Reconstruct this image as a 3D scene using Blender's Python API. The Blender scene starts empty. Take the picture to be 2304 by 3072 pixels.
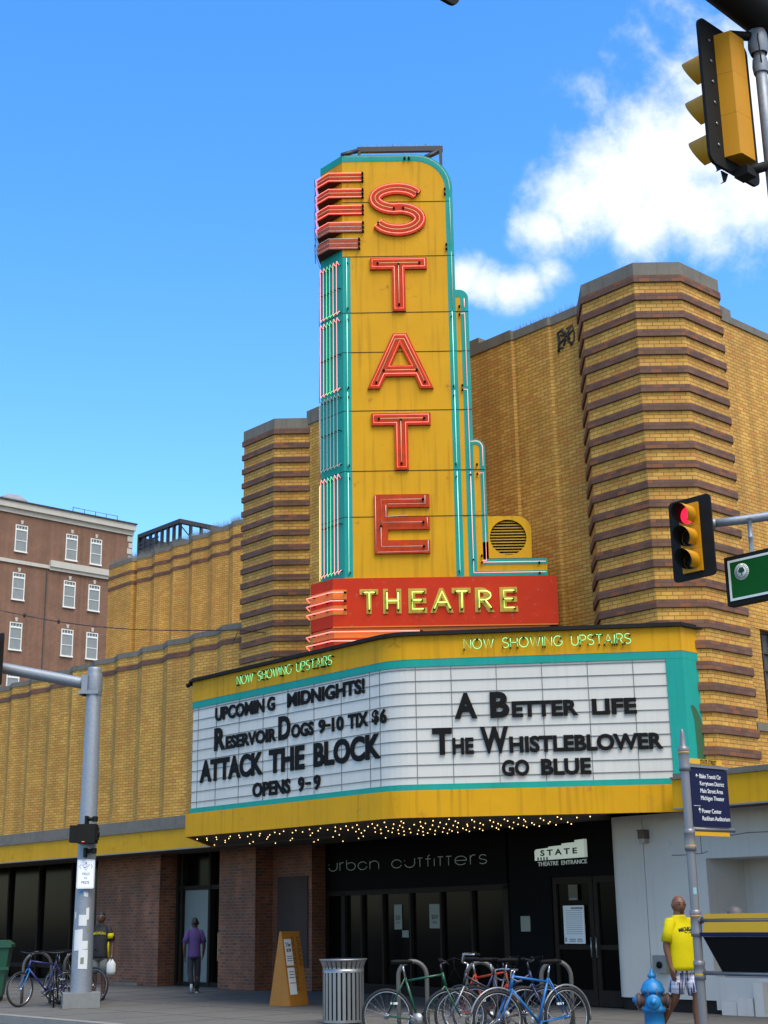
import bpy, bmesh, math, random
from mathutils import Vector as V, Matrix as M
random.seed(7)
R = math.radians
S = bpy.context.scene
C = S.collection

# ---------------------------------------------------------------- camera
PITCH, ROLL, EYE = R(16.2), R(0.885), 1.555
F_ = V((0, math.cos(PITCH), math.sin(PITCH)))
R0 = V((1, 0, 0)); U0 = R0.cross(F_)
RX = R0 * math.cos(ROLL) - U0 * math.sin(ROLL)
UX = U0 * math.cos(ROLL) + R0 * math.sin(ROLL)
cam = bpy.data.cameras.new('camera'); co = bpy.data.objects.new('camera', cam); C.objects.link(co)
co.matrix_world = M(((RX.x, UX.x, -F_.x, 0), (RX.y, UX.y, -F_.y, 0), (RX.z, UX.z, -F_.z, EYE), (0, 0, 0, 1)))
cam.sensor_fit = 'VERTICAL'; cam.sensor_height = 24; cam.lens = 32.66
cam.clip_start = 0.1; cam.clip_end = 3000
S.camera = co

# ---------------------------------------------------------------- world, sun, exposure
SUN_EL, SUN_AZ = R(61), R(152)
w = bpy.data.worlds.new('World'); S.world = w; w.use_nodes = True
nt = w.node_tree; N = nt.nodes; LK = nt.links.new
N.clear()
out = N.new('ShaderNodeOutputWorld'); bg = N.new('ShaderNodeBackground')
sky = N.new('ShaderNodeTexSky'); sky.sky_type = 'NISHITA'; sky.sun_disc = False
sky.sun_elevation = SUN_EL; sky.sun_rotation = SUN_AZ
sky.air_density = 1.0; sky.dust_density = 0.6; sky.ozone_density = 1.6
hs = N.new('ShaderNodeHueSaturation'); hs.inputs['Saturation'].default_value = 1.36; hs.inputs['Hue'].default_value = 0.503
hs.inputs['Value'].default_value = 2.5
LK(sky.outputs[0], hs.inputs['Color'])
tc = N.new('ShaderNodeTexCoord')
nrm = N.new('ShaderNodeVectorMath'); nrm.operation = 'NORMALIZE'; LK(tc.outputs['Generated'], nrm.inputs[0])
no = N.new('ShaderNodeTexNoise'); no.inputs['Scale'].default_value = 17; no.inputs['Detail'].default_value = 12; no.inputs['Roughness'].default_value = 0.62
no.inputs['Distortion'].default_value = 0.1
LK(nrm.outputs[0], no.inputs['Vector'])
def wmath(op, a, b=None, c=None):
    m = N.new('ShaderNodeMath'); m.operation = op
    for i, q in enumerate((a, b, c)):
        if q is None: continue
        if isinstance(q, (int, float)): m.inputs[i].default_value = q
        else: LK(q, m.inputs[i])
    return m.outputs[0]
def sdir(az, el):
    return V((math.sin(R(az)) * math.cos(R(el)), math.cos(R(az)) * math.cos(R(el)), math.sin(R(el))))
# cumulus bank to the right of the tower, a small puff beside the sign (azimuth, elevation, radius, weight)
PUFFS = [(7.55, 27.34, .017, .9), (9.09, 28.14, .026, 1), (10.79, 28.9, .033, 1), (12.93, 29.7, .038, 1), (14.89, 30.22, .043, 1), (17.43, 30.87, .053, 1), (17.16, 28.52, .045, 1), (14.34, 27.61, .031, .95), (11.82, 27.11, .024, .9),
         (3.6, 25.6, .014, .8), (4.6, 25.15, .013, .8), (5.6, 25.0, .012, .75), (6.6, 25.25, .011, .7), (7.7, 25.6, .013, .62), (12.87, 33.71, .03, .36), (15.57, 33.73, .036, .45), (17.7, 33.04, .036, .55), (10.26, 31.75, .024, .36),
         (150, 38, .50, 1.6), (195, 62, .35, 1.4), (110, 35, .35, 1.4)]  # unseen clouds behind the camera, added to whiten the ambient light
acc = None
for az, el, rad, wt in PUFFS:
    d = N.new('ShaderNodeVectorMath'); d.operation = 'DISTANCE'; LK(nrm.outputs[0], d.inputs[0]); d.inputs[1].default_value = sdir(az, el)
    q = wmath('MULTIPLY', wmath('MAXIMUM', wmath('SUBTRACT', 1.0, wmath('DIVIDE', d.outputs['Value'], rad * 2.05)), 0.0), wt)
    acc = q if acc is None else wmath('MAXIMUM', acc, q)
val = wmath('ADD', wmath('MULTIPLY', acc, 1.0), wmath('MULTIPLY', wmath('SUBTRACT', no.outputs['Fac'], 0.5), 1.5))
mr = N.new('ShaderNodeMapRange'); mr.interpolation_type = 'SMOOTHSTEP'
mr.inputs['From Min'].default_value = 0.22; mr.inputs['From Max'].default_value = 0.86
LK(val, mr.inputs['Value'])
cl = wmath('MULTIPLY', mr.outputs[0], wmath('MINIMUM', wmath('MULTIPLY', acc, 6.0), 1.0))
no2 = N.new('ShaderNodeTexNoise'); no2.inputs['Scale'].default_value = 14; no2.inputs['Detail'].default_value = 6; LK(nrm.outputs[0], no2.inputs['Vector'])
cr = N.new('ShaderNodeMix'); cr.data_type = 'RGBA'
cr.inputs[6].default_value = (6.2, 6.9, 8.6, 1); cr.inputs[7].default_value = (9.6, 9.9, 10.6, 1)
LK(no2.outputs['Fac'], cr.inputs[0])
mx = N.new('ShaderNodeMix'); mx.data_type = 'RGBA'
LK(cl, mx.inputs[0]); LK(hs.outputs[0], mx.inputs[6]); LK(cr.outputs[2], mx.inputs[7])
LK(mx.outputs[2], bg.inputs['Color']); bg.inputs['Strength'].default_value = 0.13
LK(bg.outputs[0], out.inputs['Surface'])

sl = bpy.data.lights.new('sun', 'SUN'); so = bpy.data.objects.new('sun', sl); C.objects.link(so)
sl.energy = 3.6; sl.angle = R(38); sl.color = (1, 0.94, 0.85)
sd = V((math.sin(SUN_AZ) * math.cos(SUN_EL), math.cos(SUN_AZ) * math.cos(SUN_EL), math.sin(SUN_EL)))
so.rotation_euler = sd.to_track_quat('Z', 'Y').to_euler(); so.location = sd * 60
S.view_settings.view_transform = 'Standard'; S.view_settings.look = 'None'
S.view_settings.gamma = 1; S.view_settings.exposure = 0.1

# ---------------------------------------------------------------- materials
MATS = {}
def base(name):
    m = bpy.data.materials.new(name); m.use_nodes = True; MATS[name] = m
    return m, m.node_tree.nodes, m.node_tree.links.new, m.node_tree.nodes['Principled BSDF']
def rgb(c): return (c[0], c[1], c[2], 1)
def mat(name, col, rough=.6, metal=0, var=.14, scale=3, streak=0, bump=0, dirt=None, dirt_amt=0, dscale=6, spec=None, alpha=None):
    m, n, l, p = base(name)
    t = n.new('ShaderNodeTexCoord'); mp = n.new('ShaderNodeMapping'); l(t.outputs['Object'], mp.inputs[0])
    a = n.new('ShaderNodeTexNoise'); a.inputs['Scale'].default_value = scale; a.inputs['Detail'].default_value = 6; a.inputs['Roughness'].default_value = .65
    l(mp.outputs[0], a.inputs['Vector'])
    mixc = n.new('ShaderNodeMix'); mixc.data_type = 'RGBA'
    mixc.inputs[6].default_value = rgb([x * (1 - var * 1.6) for x in col]); mixc.inputs[7].default_value = rgb([min(1, x * (1 + var)) for x in col])
    l(a.outputs['Fac'], mixc.inputs[0]); c = mixc.outputs[2]
    if streak:
        mp2 = n.new('ShaderNodeMapping'); mp2.inputs['Scale'].default_value = (5, 5, .25); l(t.outputs['Object'], mp2.inputs[0])
        b = n.new('ShaderNodeTexNoise'); b.inputs['Scale'].default_value = 2.2; b.inputs['Detail'].default_value = 5; l(mp2.outputs[0], b.inputs['Vector'])
        r = n.new('ShaderNodeMapRange'); r.inputs['From Min'].default_value = .52; r.inputs['From Max'].default_value = .8; r.inputs['To Max'].default_value = streak
        l(b.outputs['Fac'], r.inputs['Value'])
        x = n.new('ShaderNodeMix'); x.data_type = 'RGBA'; l(r.outputs[0], x.inputs[0]); l(c, x.inputs[6]); x.inputs[7].default_value = rgb([q * .35 for q in col]); c = x.outputs[2]
    if dirt:
        b = n.new('ShaderNodeTexNoise'); b.inputs['Scale'].default_value = dscale; b.inputs['Detail'].default_value = 8; b.inputs['Roughness'].default_value = .7; l(t.outputs['Object'], b.inputs['Vector'])
        r = n.new('ShaderNodeMapRange'); r.inputs['From Min'].default_value = .62 - dirt_amt * .2; r.inputs['From Max'].default_value = .70; r.inputs['To Max'].default_value = .85
        l(b.outputs['Fac'], r.inputs['Value'])
        x = n.new('ShaderNodeMix'); x.data_type = 'RGBA'; l(r.outputs[0], x.inputs[0]); l(c, x.inputs[6]); x.inputs[7].default_value = rgb(dirt); c = x.outputs[2]
    l(c, p.inputs['Base Color'])
    p.inputs['Roughness'].default_value = rough; p.inputs['Metallic'].default_value = metal
    if spec is not None: p.inputs['Specular IOR Level'].default_value = spec
    if bump:
        bu = n.new('ShaderNodeBump'); bu.inputs['Strength'].default_value = bump; bu.inputs['Distance'].default_value = .01
        a2 = n.new('ShaderNodeTexNoise'); a2.inputs['Scale'].default_value = scale * 12; a2.inputs['Detail'].default_value = 4; l(t.outputs['Object'], a2.inputs['Vector'])
        l(a2.outputs['Fac'], bu.inputs['Height']); l(bu.outputs[0], p.inputs['Normal'])
    return m
def brick(name, c1, c2, mort, bw=.2, rh=.072, ms=.0075, rough=.75, var=.25, accent=None, offset=.5):
    m, n, l, p = base(name)
    uv = n.new('ShaderNodeUVMap')
    b = n.new('ShaderNodeTexBrick'); b.inputs['Scale'].default_value = 1; b.inputs['Brick Width'].default_value = bw; b.inputs['Row Height'].default_value = rh
    b.inputs['Mortar Size'].default_value = ms; b.inputs['Mortar Smooth'].default_value = .2; b.offset = offset
    b.inputs['Color1'].default_value = rgb(c1); b.inputs['Color2'].default_value = rgb(c2); b.inputs['Mortar'].default_value = rgb(mort)
    l(uv.outputs[0], b.inputs['Vector'])
    c = b.outputs['Color']
    # blotchy staining over the wall
    t = n.new('ShaderNodeTexCoord'); a = n.new('ShaderNodeTexNoise'); a.inputs['Scale'].default_value = .9; a.inputs['Detail'].default_value = 7; a.inputs['Roughness'].default_value = .65
    l(t.outputs['Object'], a.inputs['Vector'])
    r = n.new('ShaderNodeMapRange'); r.inputs['From Min'].default_value = .3; r.inputs['From Max'].default_value = .7; r.inputs['To Min'].default_value = 1 - var; r.inputs['To Max'].default_value = 1 + var * .5
    l(a.outputs['Fac'], r.inputs['Value'])
    mu = n.new('ShaderNodeMix'); mu.data_type = 'RGBA'; mu.blend_type = 'MULTIPLY'; mu.inputs[0].default_value = 1
    l(c, mu.inputs[6]); l(r.outputs[0], mu.inputs[7]); c = mu.outputs[2]
    # rain streaks down the face
    mp3 = n.new('ShaderNodeMapping'); mp3.inputs['Scale'].default_value = (2.6, 2.6, .12); l(t.outputs['Object'], mp3.inputs[0])
    a3 = n.new('ShaderNodeTexNoise'); a3.inputs['Scale'].default_value = 1.3; a3.inputs['Detail'].default_value = 6; l(mp3.outputs[0], a3.inputs['Vector'])
    r3 = n.new('ShaderNodeMapRange'); r3.inputs['From Min'].default_value = .35; r3.inputs['From Max'].default_value = .7; r3.inputs['To Min'].default_value = 1.08; r3.inputs['To Max'].default_value = .78
    l(a3.outputs['Fac'], r3.inputs['Value'])
    m3 = n.new('ShaderNodeMix'); m3.data_type = 'RGBA'; m3.blend_type = 'MULTIPLY'; m3.inputs[0].default_value = 1
    l(c, m3.inputs[6]); l(r3.outputs[0], m3.inputs[7]); c = m3.outputs[2]
    if accent:
        # scattered bricks of another firing: same grid, another hash
        b2 = n.new('ShaderNodeTexBrick'); b2.inputs['Scale'].default_value = 1; b2.inputs['Brick Width'].default_value = bw; b2.inputs['Row Height'].default_value = rh
        b2.inputs['Mortar Size'].default_value = 0; b2.offset = offset; b2.inputs['Bias'].default_value = 0
        b2.inputs['Color1'].default_value = (0, 0, 0, 1); b2.inputs['Color2'].default_value = (1, 1, 1, 1)
        mp = n.new('ShaderNodeMapping'); mp.inputs['Location'].default_value = (bw * 37, rh * 52, 0); l(uv.outputs[0], mp.inputs[0]); l(mp.outputs[0], b2.inputs['Vector'])
        r2 = n.new('ShaderNodeMapRange'); r2.inputs['From Min'].default_value = .78; r2.inputs['From Max'].default_value = .9; r2.inputs['To Max'].default_value = .75
        l(b2.outputs['Color'], r2.inputs['Value'])
        x = n.new('ShaderNodeMix'); x.data_type = 'RGBA'; l(r2.outputs[0], x.inputs[0]); l(c, x.inputs[6])
        mm = n.new('ShaderNodeMix'); mm.data_type = 'RGBA'; l(b.outputs['Fac'], mm.inputs[0]); mm.inputs[6].default_value = rgb(accent); mm.inputs[7].default_value = rgb(mort)
        l(mm.outputs[2], x.inputs[7]); c = x.outputs[2]
    l(c, p.inputs['Base Color']); p.inputs['Roughness'].default_value = rough
    bu = n.new('ShaderNodeBump'); bu.inputs['Strength'].default_value = .6; bu.inputs['Distance'].default_value = .008; bu.invert = True
    l(b.outputs['Fac'], bu.inputs['Height']); l(bu.outputs[0], p.inputs['Normal'])
    return m
def glow(name, col, strength, core=None):
    m, n, l, p = base(name)
    p.inputs['Base Color'].default_value = rgb(core or col); p.inputs['Roughness'].default_value = .3
    p.inputs['Emission Color'].default_value = rgb(col); p.inputs['Emission Strength'].default_value = strength
    return m
def glass(name, col, rough=.06, spec=.6):
    m, n, l, p = base(name)
    p.inputs['Base Color'].default_value = rgb(col); p.inputs['Roughness'].default_value = rough; p.inputs['Specular IOR Level'].default_value = spec
    return m

BUFF = brick('buff_brick', (.54, .275, .036), (.66, .365, .066), (.25, .13, .022), accent=(.50, .20, .03))
BAND = brick('brown_brick', (.12, .050, .026), (.165, .078, .046), (.085, .048, .033), accent=(.24, .075, .02), ms=.005)
REDB = brick('old_red_brick', (.20, .052, .018), (.27, .085, .032), (.20, .155, .11), accent=(.09, .038, .026), var=.55)
APTB = brick('apartment_brick', (.155, .058, .027), (.20, .082, .040), (.25, .17, .12), ms=.01, var=.22)
STONE = mat('grey_stone', (.17, .155, .125), .85, var=.3, scale=2, streak=.5, bump=.25)
LIME = mat('pale_limestone', (.48, .455, .40), .8, var=.12, scale=1.5, streak=.25)
YEL = mat('yellow_paint', (.63, .315, .003), .6, spec=.2, var=.13, scale=1.2, streak=.55, dirt=(.34, .14, .012), dirt_amt=.05, dscale=3)
YEL2 = mat('yellow_canopy_paint', (.63, .32, .003), .6, spec=.2, var=.14, scale=1.5, streak=.28, dirt=(.25, .13, .02), dirt_amt=.15, dscale=2)
TEAL = mat('teal_paint', (.006, .30, .25), .6, spec=.25, var=.14, scale=2, streak=.25)
RED = mat('red_paint', (.52, .028, .003), .65, spec=.2, var=.15, scale=2, dirt=(.30, .15, .11), dirt_amt=.06, dscale=9)
ORED = mat('orange_red_enamel', (.50, .042, .003), .6, var=.35, scale=6, spec=.2, dirt=(.20, .06, .015), dirt_amt=.5, dscale=7)
RUST = mat('weathered_red', (.46, .07, .014), .7, var=.4, scale=6, dirt=(.34, .16, .12), dirt_amt=.3, dscale=7)
ORAN = mat('orange_paint', (.68, .17, .006), .5, var=.12)
GREENP = mat('green_touch_up_paint', (.018, .10, .035), .6)
UNDR = mat('fin_underside_shade', (.06, .022, .012), .8, var=.3)  # shade beneath the fins painted in as a dark brown colour
BOARD = mat('white_letter_board', (.60, .585, .53), .45, var=.10, scale=.9, streak=.16)
BLK = mat('black_plastic', (.006, .006, .006), .7, var=.2, spec=.15)
EDGE = mat('black_roof_edge', (.014, .012, .011), .7, var=.4, spec=.2)
TRACK = mat('track_metal', (.17, .17, .165), .4)
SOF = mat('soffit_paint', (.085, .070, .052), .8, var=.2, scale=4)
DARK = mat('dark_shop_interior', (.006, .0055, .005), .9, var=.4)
DKBR = mat('dark_brown_frame', (.020, .014, .010), .7, var=.3, spec=.15)
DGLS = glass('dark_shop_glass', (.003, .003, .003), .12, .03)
CONC = mat('sidewalk_concrete', (.12, .112, .096), .9, var=.16, scale=1.4, bump=.3, dirt=(.055, .05, .045), dirt_amt=.22, dscale=2.2)
KERB = mat('kerb_concrete', (.24, .225, .2), .9, var=.2, bump=.3)
ASPH = mat('asphalt', (.05, .05, .05), .9, var=.25, scale=8, bump=.5)
PAINT = mat('road_paint', (.7, .7, .68), .8, var=.2, scale=9)
STUC = mat('white_stucco', (.52, .50, .46), .85, var=.10, scale=1.1, streak=.16, bump=.15, dirt=(.42, .43, .45), dirt_amt=.10, dscale=4)
GALV = mat('galvanised_steel', (.26, .29, .33), .5, metal=.35, var=.22, scale=25, dirt=(.42, .45, .5), dirt_amt=.18, dscale=55)
POST = mat('grey_post_paint', (.20, .195, .205), .38, metal=.4, var=.06)
SIGB = mat('signal_black', (.010, .010, .009), .7, var=.2, spec=.2)
SIGY = mat('signal_yellow', (.58, .255, .003), .55, spec=.25, var=.08, scale=4, streak=.15)
LENSD = glass('dark_lens', (.012, .012, .010), .25)
LENSR = glow('red_led_lens', (1, .015, .05), 1.7)
SGRN = mat('sign_green', (.002, .085, .010), .6, var=.04, spec=.15)
WHT = mat('reflective_white', (.80, .82, .80), .4, var=.03)
CREAM = mat('sign_white', (.70, .74, .66), .5, var=.04)
NAVY = mat('navy_panel', (.008, .010, .048), .6, var=.1, spec=.2)
BLACKP = mat('black_panel', (.003, .003, .003), .8, spec=.1)
SYEL = mat('wayfinding_yellow', (.66, .36, .004), .4, var=.05)
N_RED = glow('neon_red', (1, .12, .08), 2.0, (.9, .4, .35))
N_PINK = glow('neon_pink', (1, .22, .18), 1.25, (1, .5, .5))
N_GRN = glow('neon_green', (.10, 1, .25), .5, (.4, 1, .5))
N_LIME = glow('neon_lime', (.6, 1, .14), 1.0, (.7, 1, .3))
N_MINT = glow('neon_mint', (.45, 1, .72), .65, (.6, 1, .8))
N_OFF = mat('unlit_neon_glass', (.58, .56, .52), .25, var=.05)
N_WARM = glow('neon_cream', (.9, .62, .28), .28, (.6, .45, .25))
N_DIM = glow('dim_neon_letter', (.55, .75, .65), .06, (.3, .34, .31))
BULB = glow('lit_bulb', (1, .62, .24), 3.6, (1, .9, .7))
STEEL = mat('brushed_steel', (.27, .28, .29), .35, metal=.7, var=.1)
HYD = mat('hydrant_blue', (.008, .19, .45), .42, var=.18, scale=5)
HYDR = mat('hydrant_rust', (.10, .055, .045), .7, var=.3)
SKIN = mat('brown_skin', (.16, .064, .030), .5, var=.12, scale=6)
SKIN2 = mat('dark_skin', (.085, .042, .026), .55, var=.12, scale=6)
TEEY = mat('yellow_tee', (.60, .49, .006), .85, var=.12, scale=5, bump=.35, spec=.1)
TEEP = mat('purple_tee', (.085, .045, .17), .8, var=.12)
TEEB = mat('black_jersey', (.010, .010, .012), .7)
JNS = mat('dark_jeans', (.02, .02, .028), .85, var=.2)
SHO = mat('grey_shorts', (.14, .15, .14), .85, var=.2)
SHOE = mat('black_shoe', (.02, .02, .02), .6)
SOLE = mat('white_sole', (.6, .6, .58), .6)
HAIR = mat('black_hair', (.008, .007, .006), .6)
WOOD = mat('orange_board', (.36, .145, .014), .6, var=.15, scale=3, streak=.2)
PAPER = mat('white_paper', (.66, .68, .68), .7, var=.05)
PAPD = mat('dim_paper', (.22, .23, .19), .7, var=.1)
INK = mat('black_ink', (.02, .02, .02), .7)
INKG = mat('grey_ink', (.25, .25, .27), .7)
BIN = mat('bin_green', (.006, .075, .04), .5, var=.1)
RUB = mat('tyre_rubber', (.012, .012, .012), .7)
CHR = mat('chrome', (.42, .42, .44), .25, metal=.9, var=.05)
B_GRN = mat('bike_green', (.004, .065, .032), .3)
B_BLK = mat('bike_black', (.012, .013, .017), .3)
B_ORG = mat('bike_orange', (.48, .035, .006), .35)
B_BLU = mat('bike_blue', (.008, .13, .38), .3)
B_NVY = mat('bike_navy', (.012, .018, .08), .3)
B_VIO = mat('bike_violet', (.035, .032, .18), .3)
WINF = mat('window_white', (.74, .74, .70), .5, var=.04)
WGLS = glass('apartment_glass', (.10, .12, .12), .12)
WGLD = glass('apartment_glass_dark', (.025, .03, .034), .1)
WDGY = mat('old_window_grey', (.06, .055, .05), .5, var=.6, scale=5)
WFRM = mat('rusty_window_frame', (.05, .032, .024), .7, var=.3)
SPIKE = mat('bird_spike', (.30, .27, .20), .7, var=.3)
LOUV = mat('louvre_yellow', (.42, .235, .012), .6, var=.1)
DMET = mat('dark_metal', (.022, .020, .022), .5, var=.2)
WIRE = mat('cable_black', (.015, .012, .010), .6)
STKB = mat('sticker_blue', (.02, .22, .55), .5)
STKN = mat('sticker_navy', (.03, .03, .10), .5)

# plaid shorts: procedural stripes
m, n, l, p = base('plaid_cloth')
t = n.new('ShaderNodeUVMap'); sx = n.new('ShaderNodeSeparateXYZ'); l(t.outputs[0], sx.inputs[0])
def stripes(src, freq, th):
    a = n.new('ShaderNodeMath'); a.operation = 'MULTIPLY'; a.inputs[1].default_value = freq; l(src, a.inputs[0])
    b = n.new('ShaderNodeMath'); b.operation = 'FRACT'; l(a.outputs[0], b.inputs[0])
    c = n.new('ShaderNodeMath'); c.operation = 'LESS_THAN'; c.inputs[1].default_value = th; l(b.outputs[0], c.inputs[0])
    return c.outputs[0]
x1 = n.new('ShaderNodeMix'); x1.data_type = 'RGBA'; l(stripes(sx.outputs[1], 17, .3), x1.inputs[0]); x1.inputs[6].default_value = (.62, .62, .70, 1); x1.inputs[7].default_value = (.42, .42, .55, 1)
x2 = n.new('ShaderNodeMix'); x2.data_type = 'RGBA'; l(stripes(sx.outputs[0], 13, .32), x2.inputs[0]); l(x1.outputs[2], x2.inputs[6]); x2.inputs[7].default_value = (.03, .04, .14, 1)
l(x2.outputs[2], p.inputs['Base Color']); p.inputs['Roughness'].default_value = .85
PLAID = m

# ---------------------------------------------------------------- geometry helpers
def fr(u, w_, az, z=0):
    """frame whose x runs along azimuth az, y points into the surface; (u,w) are building coordinates"""
    o = UB @ V((u, w_, z)); return frw(o, az)
def frw(o, az):
    a = R(az); x = V((math.sin(a), math.cos(a), 0)); y = V((-x.y, x.x, 0))
    return M(((x.x, y.x, 0, o[0]), (x.y, y.y, 0, o[1]), (0, 0, 1, o[2]), (0, 0, 0, 1)))
UB = frw((0, 0, 0), 138)      # building frame: x along the street front, y into the building
I4 = M.Identity(4)
MW = {}
def thing(name, label, cat, loc, rz=0, group=None):
    o = bpy.data.objects.new(name, None); C.objects.link(o); o.empty_display_size = .2
    o.location = loc; o.rotation_euler = (0, 0, rz); o['label'] = label; o['category'] = cat
    if group: o['group'] = group
    MW[o] = M.Translation(V(loc)) @ M.Rotation(rz, 4, 'Z')
    return o
def bthing(name, label, cat, u, w_, z=0, group=None):
    return thing(name, label, cat, UB @ V((u, w_, z)), R(-48), group)
def tag(o, label=None, cat=None, group=None, kind=None):
    for k, v_ in (('label', label), ('category', cat), ('group', group), ('kind', kind)):
        if v_: o[k] = v_
    return o

def offp(pts, d, closed=False):
    """offset a plan polyline to its right-hand side (outward = -y when it runs +x) with mitres"""
    n = len(pts); o = []
    for i in range(n):
        ns = []
        for a, b in ((i - 1, i), (i, i + 1)):
            if closed: a %= n; b %= n
            if a < 0 or b >= n: continue
            q = V(pts[b]) - V(pts[a])
            if q.length < 1e-7: continue
            q.normalize(); ns.append(V((q.y, -q.x)))
        if len(ns) == 2:
            s = ns[0] + ns[1]
            k = s.length_squared
            s = s * (2 / k) if k > .05 else ns[0]
        else: s = ns[0]
        o.append((pts[i][0] + s.x * d, pts[i][1] + s.y * d))
    return o
def arc(cx, cy, r, a0, a1, n=8, ry=None):
    ry = ry or r
    return [(cx + r * math.cos(R(a0 + (a1 - a0) * i / n)), cy + ry * math.sin(R(a0 + (a1 - a0) * i / n))) for i in range(n + 1)]

class MB:
    def __init__(s, F=I4): s.v = []; s.f = []; s.F = F; s.mi = []; s.sm = []
    def add(s, vs, fs, sm=False, mi=0, F=None):
        b = len(s.v); F = F or s.F
        s.v += [F @ V(q) for q in vs]
        for f in fs: s.f.append(tuple(b + i for i in f)); s.sm.append(sm); s.mi.append(mi)
        return s
    def box(s, x0, x1, y0, y1, z0, z1, mi=0, F=None):
        vs = [(x, y, z) for z in (z0, z1) for x, y in ((x0, y0), (x1, y0), (x1, y1), (x0, y1))]
        return s.add(vs, [(0, 3, 2, 1), (4, 5, 6, 7), (0, 1, 5, 4), (1, 2, 6, 5), (2, 3, 7, 6), (3, 0, 4, 7)], mi=mi, F=F)
    def prism(s, poly, z0, z1, mi=0, F=None):
        n = len(poly); vs = [(x, y, z0) for x, y in poly] + [(x, y, z1) for x, y in poly]
        return s.add(vs, [tuple(range(n))[::-1], tuple(range(n, 2 * n))] + [(i, (i + 1) % n, n + (i + 1) % n, n + i) for i in range(n)], mi=mi, F=F)
    def plate(s, poly, y0, y1, mi=0, F=None):
        """polygon in the x-z plane given thickness along y"""
        n = len(poly); vs = [(x, y0, z) for x, z in poly] + [(x, y1, z) for x, z in poly]
        return s.add(vs, [tuple(range(n)), tuple(range(n, 2 * n))[::-1]] + [(i, (i + 1) % n, n + (i + 1) % n, n + i) for i in range(n)], mi=mi, F=F)
    def strip(s, path, z0, z1, off=0, th=.05, closed=False, mi=0, sm=False):
        """wall strip following a plan polyline, outer face moved out by off, thickness th"""
        a = offp(path, off, closed); b = offp(path, off - th, closed); n = len(a)
        vs = [(x, y, z0) for x, y in a] + [(x, y, z1) for x, y in a] + [(x, y, z0) for x, y in b] + [(x, y, z1) for x, y in b]
        fs = []
        for i in range(n if closed else n - 1):
            j = (i + 1) % n
            fs += [(i, j, n + j, n + i), (2 * n + j, 2 * n + i, 3 * n + i, 3 * n + j), (n + i, n + j, 3 * n + j, 3 * n + i), (j, i, 2 * n + i, 2 * n + j)]
        if not closed: fs += [(0, n, 3 * n, 2 * n), (n - 1, 3 * n - 1, 4 * n - 1, 2 * n - 1)]
        return s.add(vs, fs, sm=sm, mi=mi)
    def ribbon(s, path, a, b, y0, y1, mi=0):
        """flat band in the x-z plane between offsets a and b of a polyline"""
        p = offp(path, a); q = offp(path, b); n = len(p)
        for i in range(n - 1): s.plate([p[i], p[i + 1], q[i + 1], q[i]], y0, y1, mi)
        return s
    def tube(s, pts, r, n=6, closed=False, mi=0, caps=True, F=None):
        P = [V(q) for q in pts]; m_ = len(P)
        rr = r if isinstance(r, (list, tuple)) else [r] * m_
        up = None; rings = []
        for i in range(m_):
            a = P[i - 1] if (i > 0 or closed) else P[i]; b = P[(i + 1) % m_] if (i < m_ - 1 or closed) else P[i]
            d1 = (P[i] - a); d2 = (b - P[i])
            d = (d1.normalized() if d1.length > 1e-9 else V()) + (d2.normalized() if d2.length > 1e-9 else V())
            d = d.normalized() if d.length > 1e-6 else V((0, 0, 1))
            if up is None: up = V((0, 0, 1)) if abs(d.z) < .9 else V((1, 0, 0))
            e1 = up - d * up.dot(d)
            if e1.length < 1e-5: e1 = V((1, 0, 0)) - d * d.x
            e1.normalize(); e2 = d.cross(e1); up = e1
            rings.append([P[i] + (e1 * math.cos(2 * math.pi * k / n) + e2 * math.sin(2 * math.pi * k / n)) * rr[i] for k in range(n)])
        vs = [q for g in rings for q in g]; fs = []
        for i in range(m_ if closed else m_ - 1):
            j = (i + 1) % m_
            fs += [(i * n + k, i * n + (k + 1) % n, j * n + (k + 1) % n, j * n + k) for k in range(n)]
        if not closed and caps: fs += [tuple(range(n))[::-1], tuple((m_ - 1) * n + k for k in range(n))]
        return s.add(vs, fs, sm=True, mi=mi, F=F)
    def lathe(s, prof, n=24, c=(0, 0, 0), axis='z', mi=0, F=None, a0=0, a1=360, sm=True):
        full = abs(a1 - a0) >= 360; k_ = n if full else n + 1; vs = []
        for r, h in prof:
            for k in range(k_):
                a = R(a0 + (a1 - a0) * k / n); x, y = r * math.cos(a), r * math.sin(a)
                q = {'z': (x, y, h), 'y': (x, h, y), 'x': (h, x, y)}[axis]
                vs.append((c[0] + q[0], c[1] + q[1], c[2] + q[2]))
        fs = []
        for i in range(len(prof) - 1):
            for k in range(n):
                k2 = (k + 1) % k_
                fs.append((i * k_ + k, i * k_ + k2, (i + 1) * k_ + k2, (i + 1) * k_ + k))
        return s.add(vs, fs, sm=sm, mi=mi, F=F)
    def build(s, name, mats, parent=None, loc=None, rz=0, vz=12.71):
        me = bpy.data.meshes.new(name); o = bpy.data.objects.new(name, me); C.objects.link(o)
        if parent is not None: o.parent = parent; W_ = MW[parent]
        else:
            W_ = M.Translation(V(loc or (0, 0, 0))) @ M.Rotation(rz, 4, 'Z'); o.matrix_world = W_
        MW[o] = W_; inv = W_.inverted()
        me.from_pydata([inv @ q for q in s.v], [], s.f)
        for m_ in (mats if isinstance(mats, (list, tuple)) else [mats]): me.materials.append(m_)
        me.polygons.foreach_set('use_smooth', s.sm); me.polygons.foreach_set('material_index', s.mi)
        uvl = me.uv_layers.new(name='UVMap').data
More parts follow.
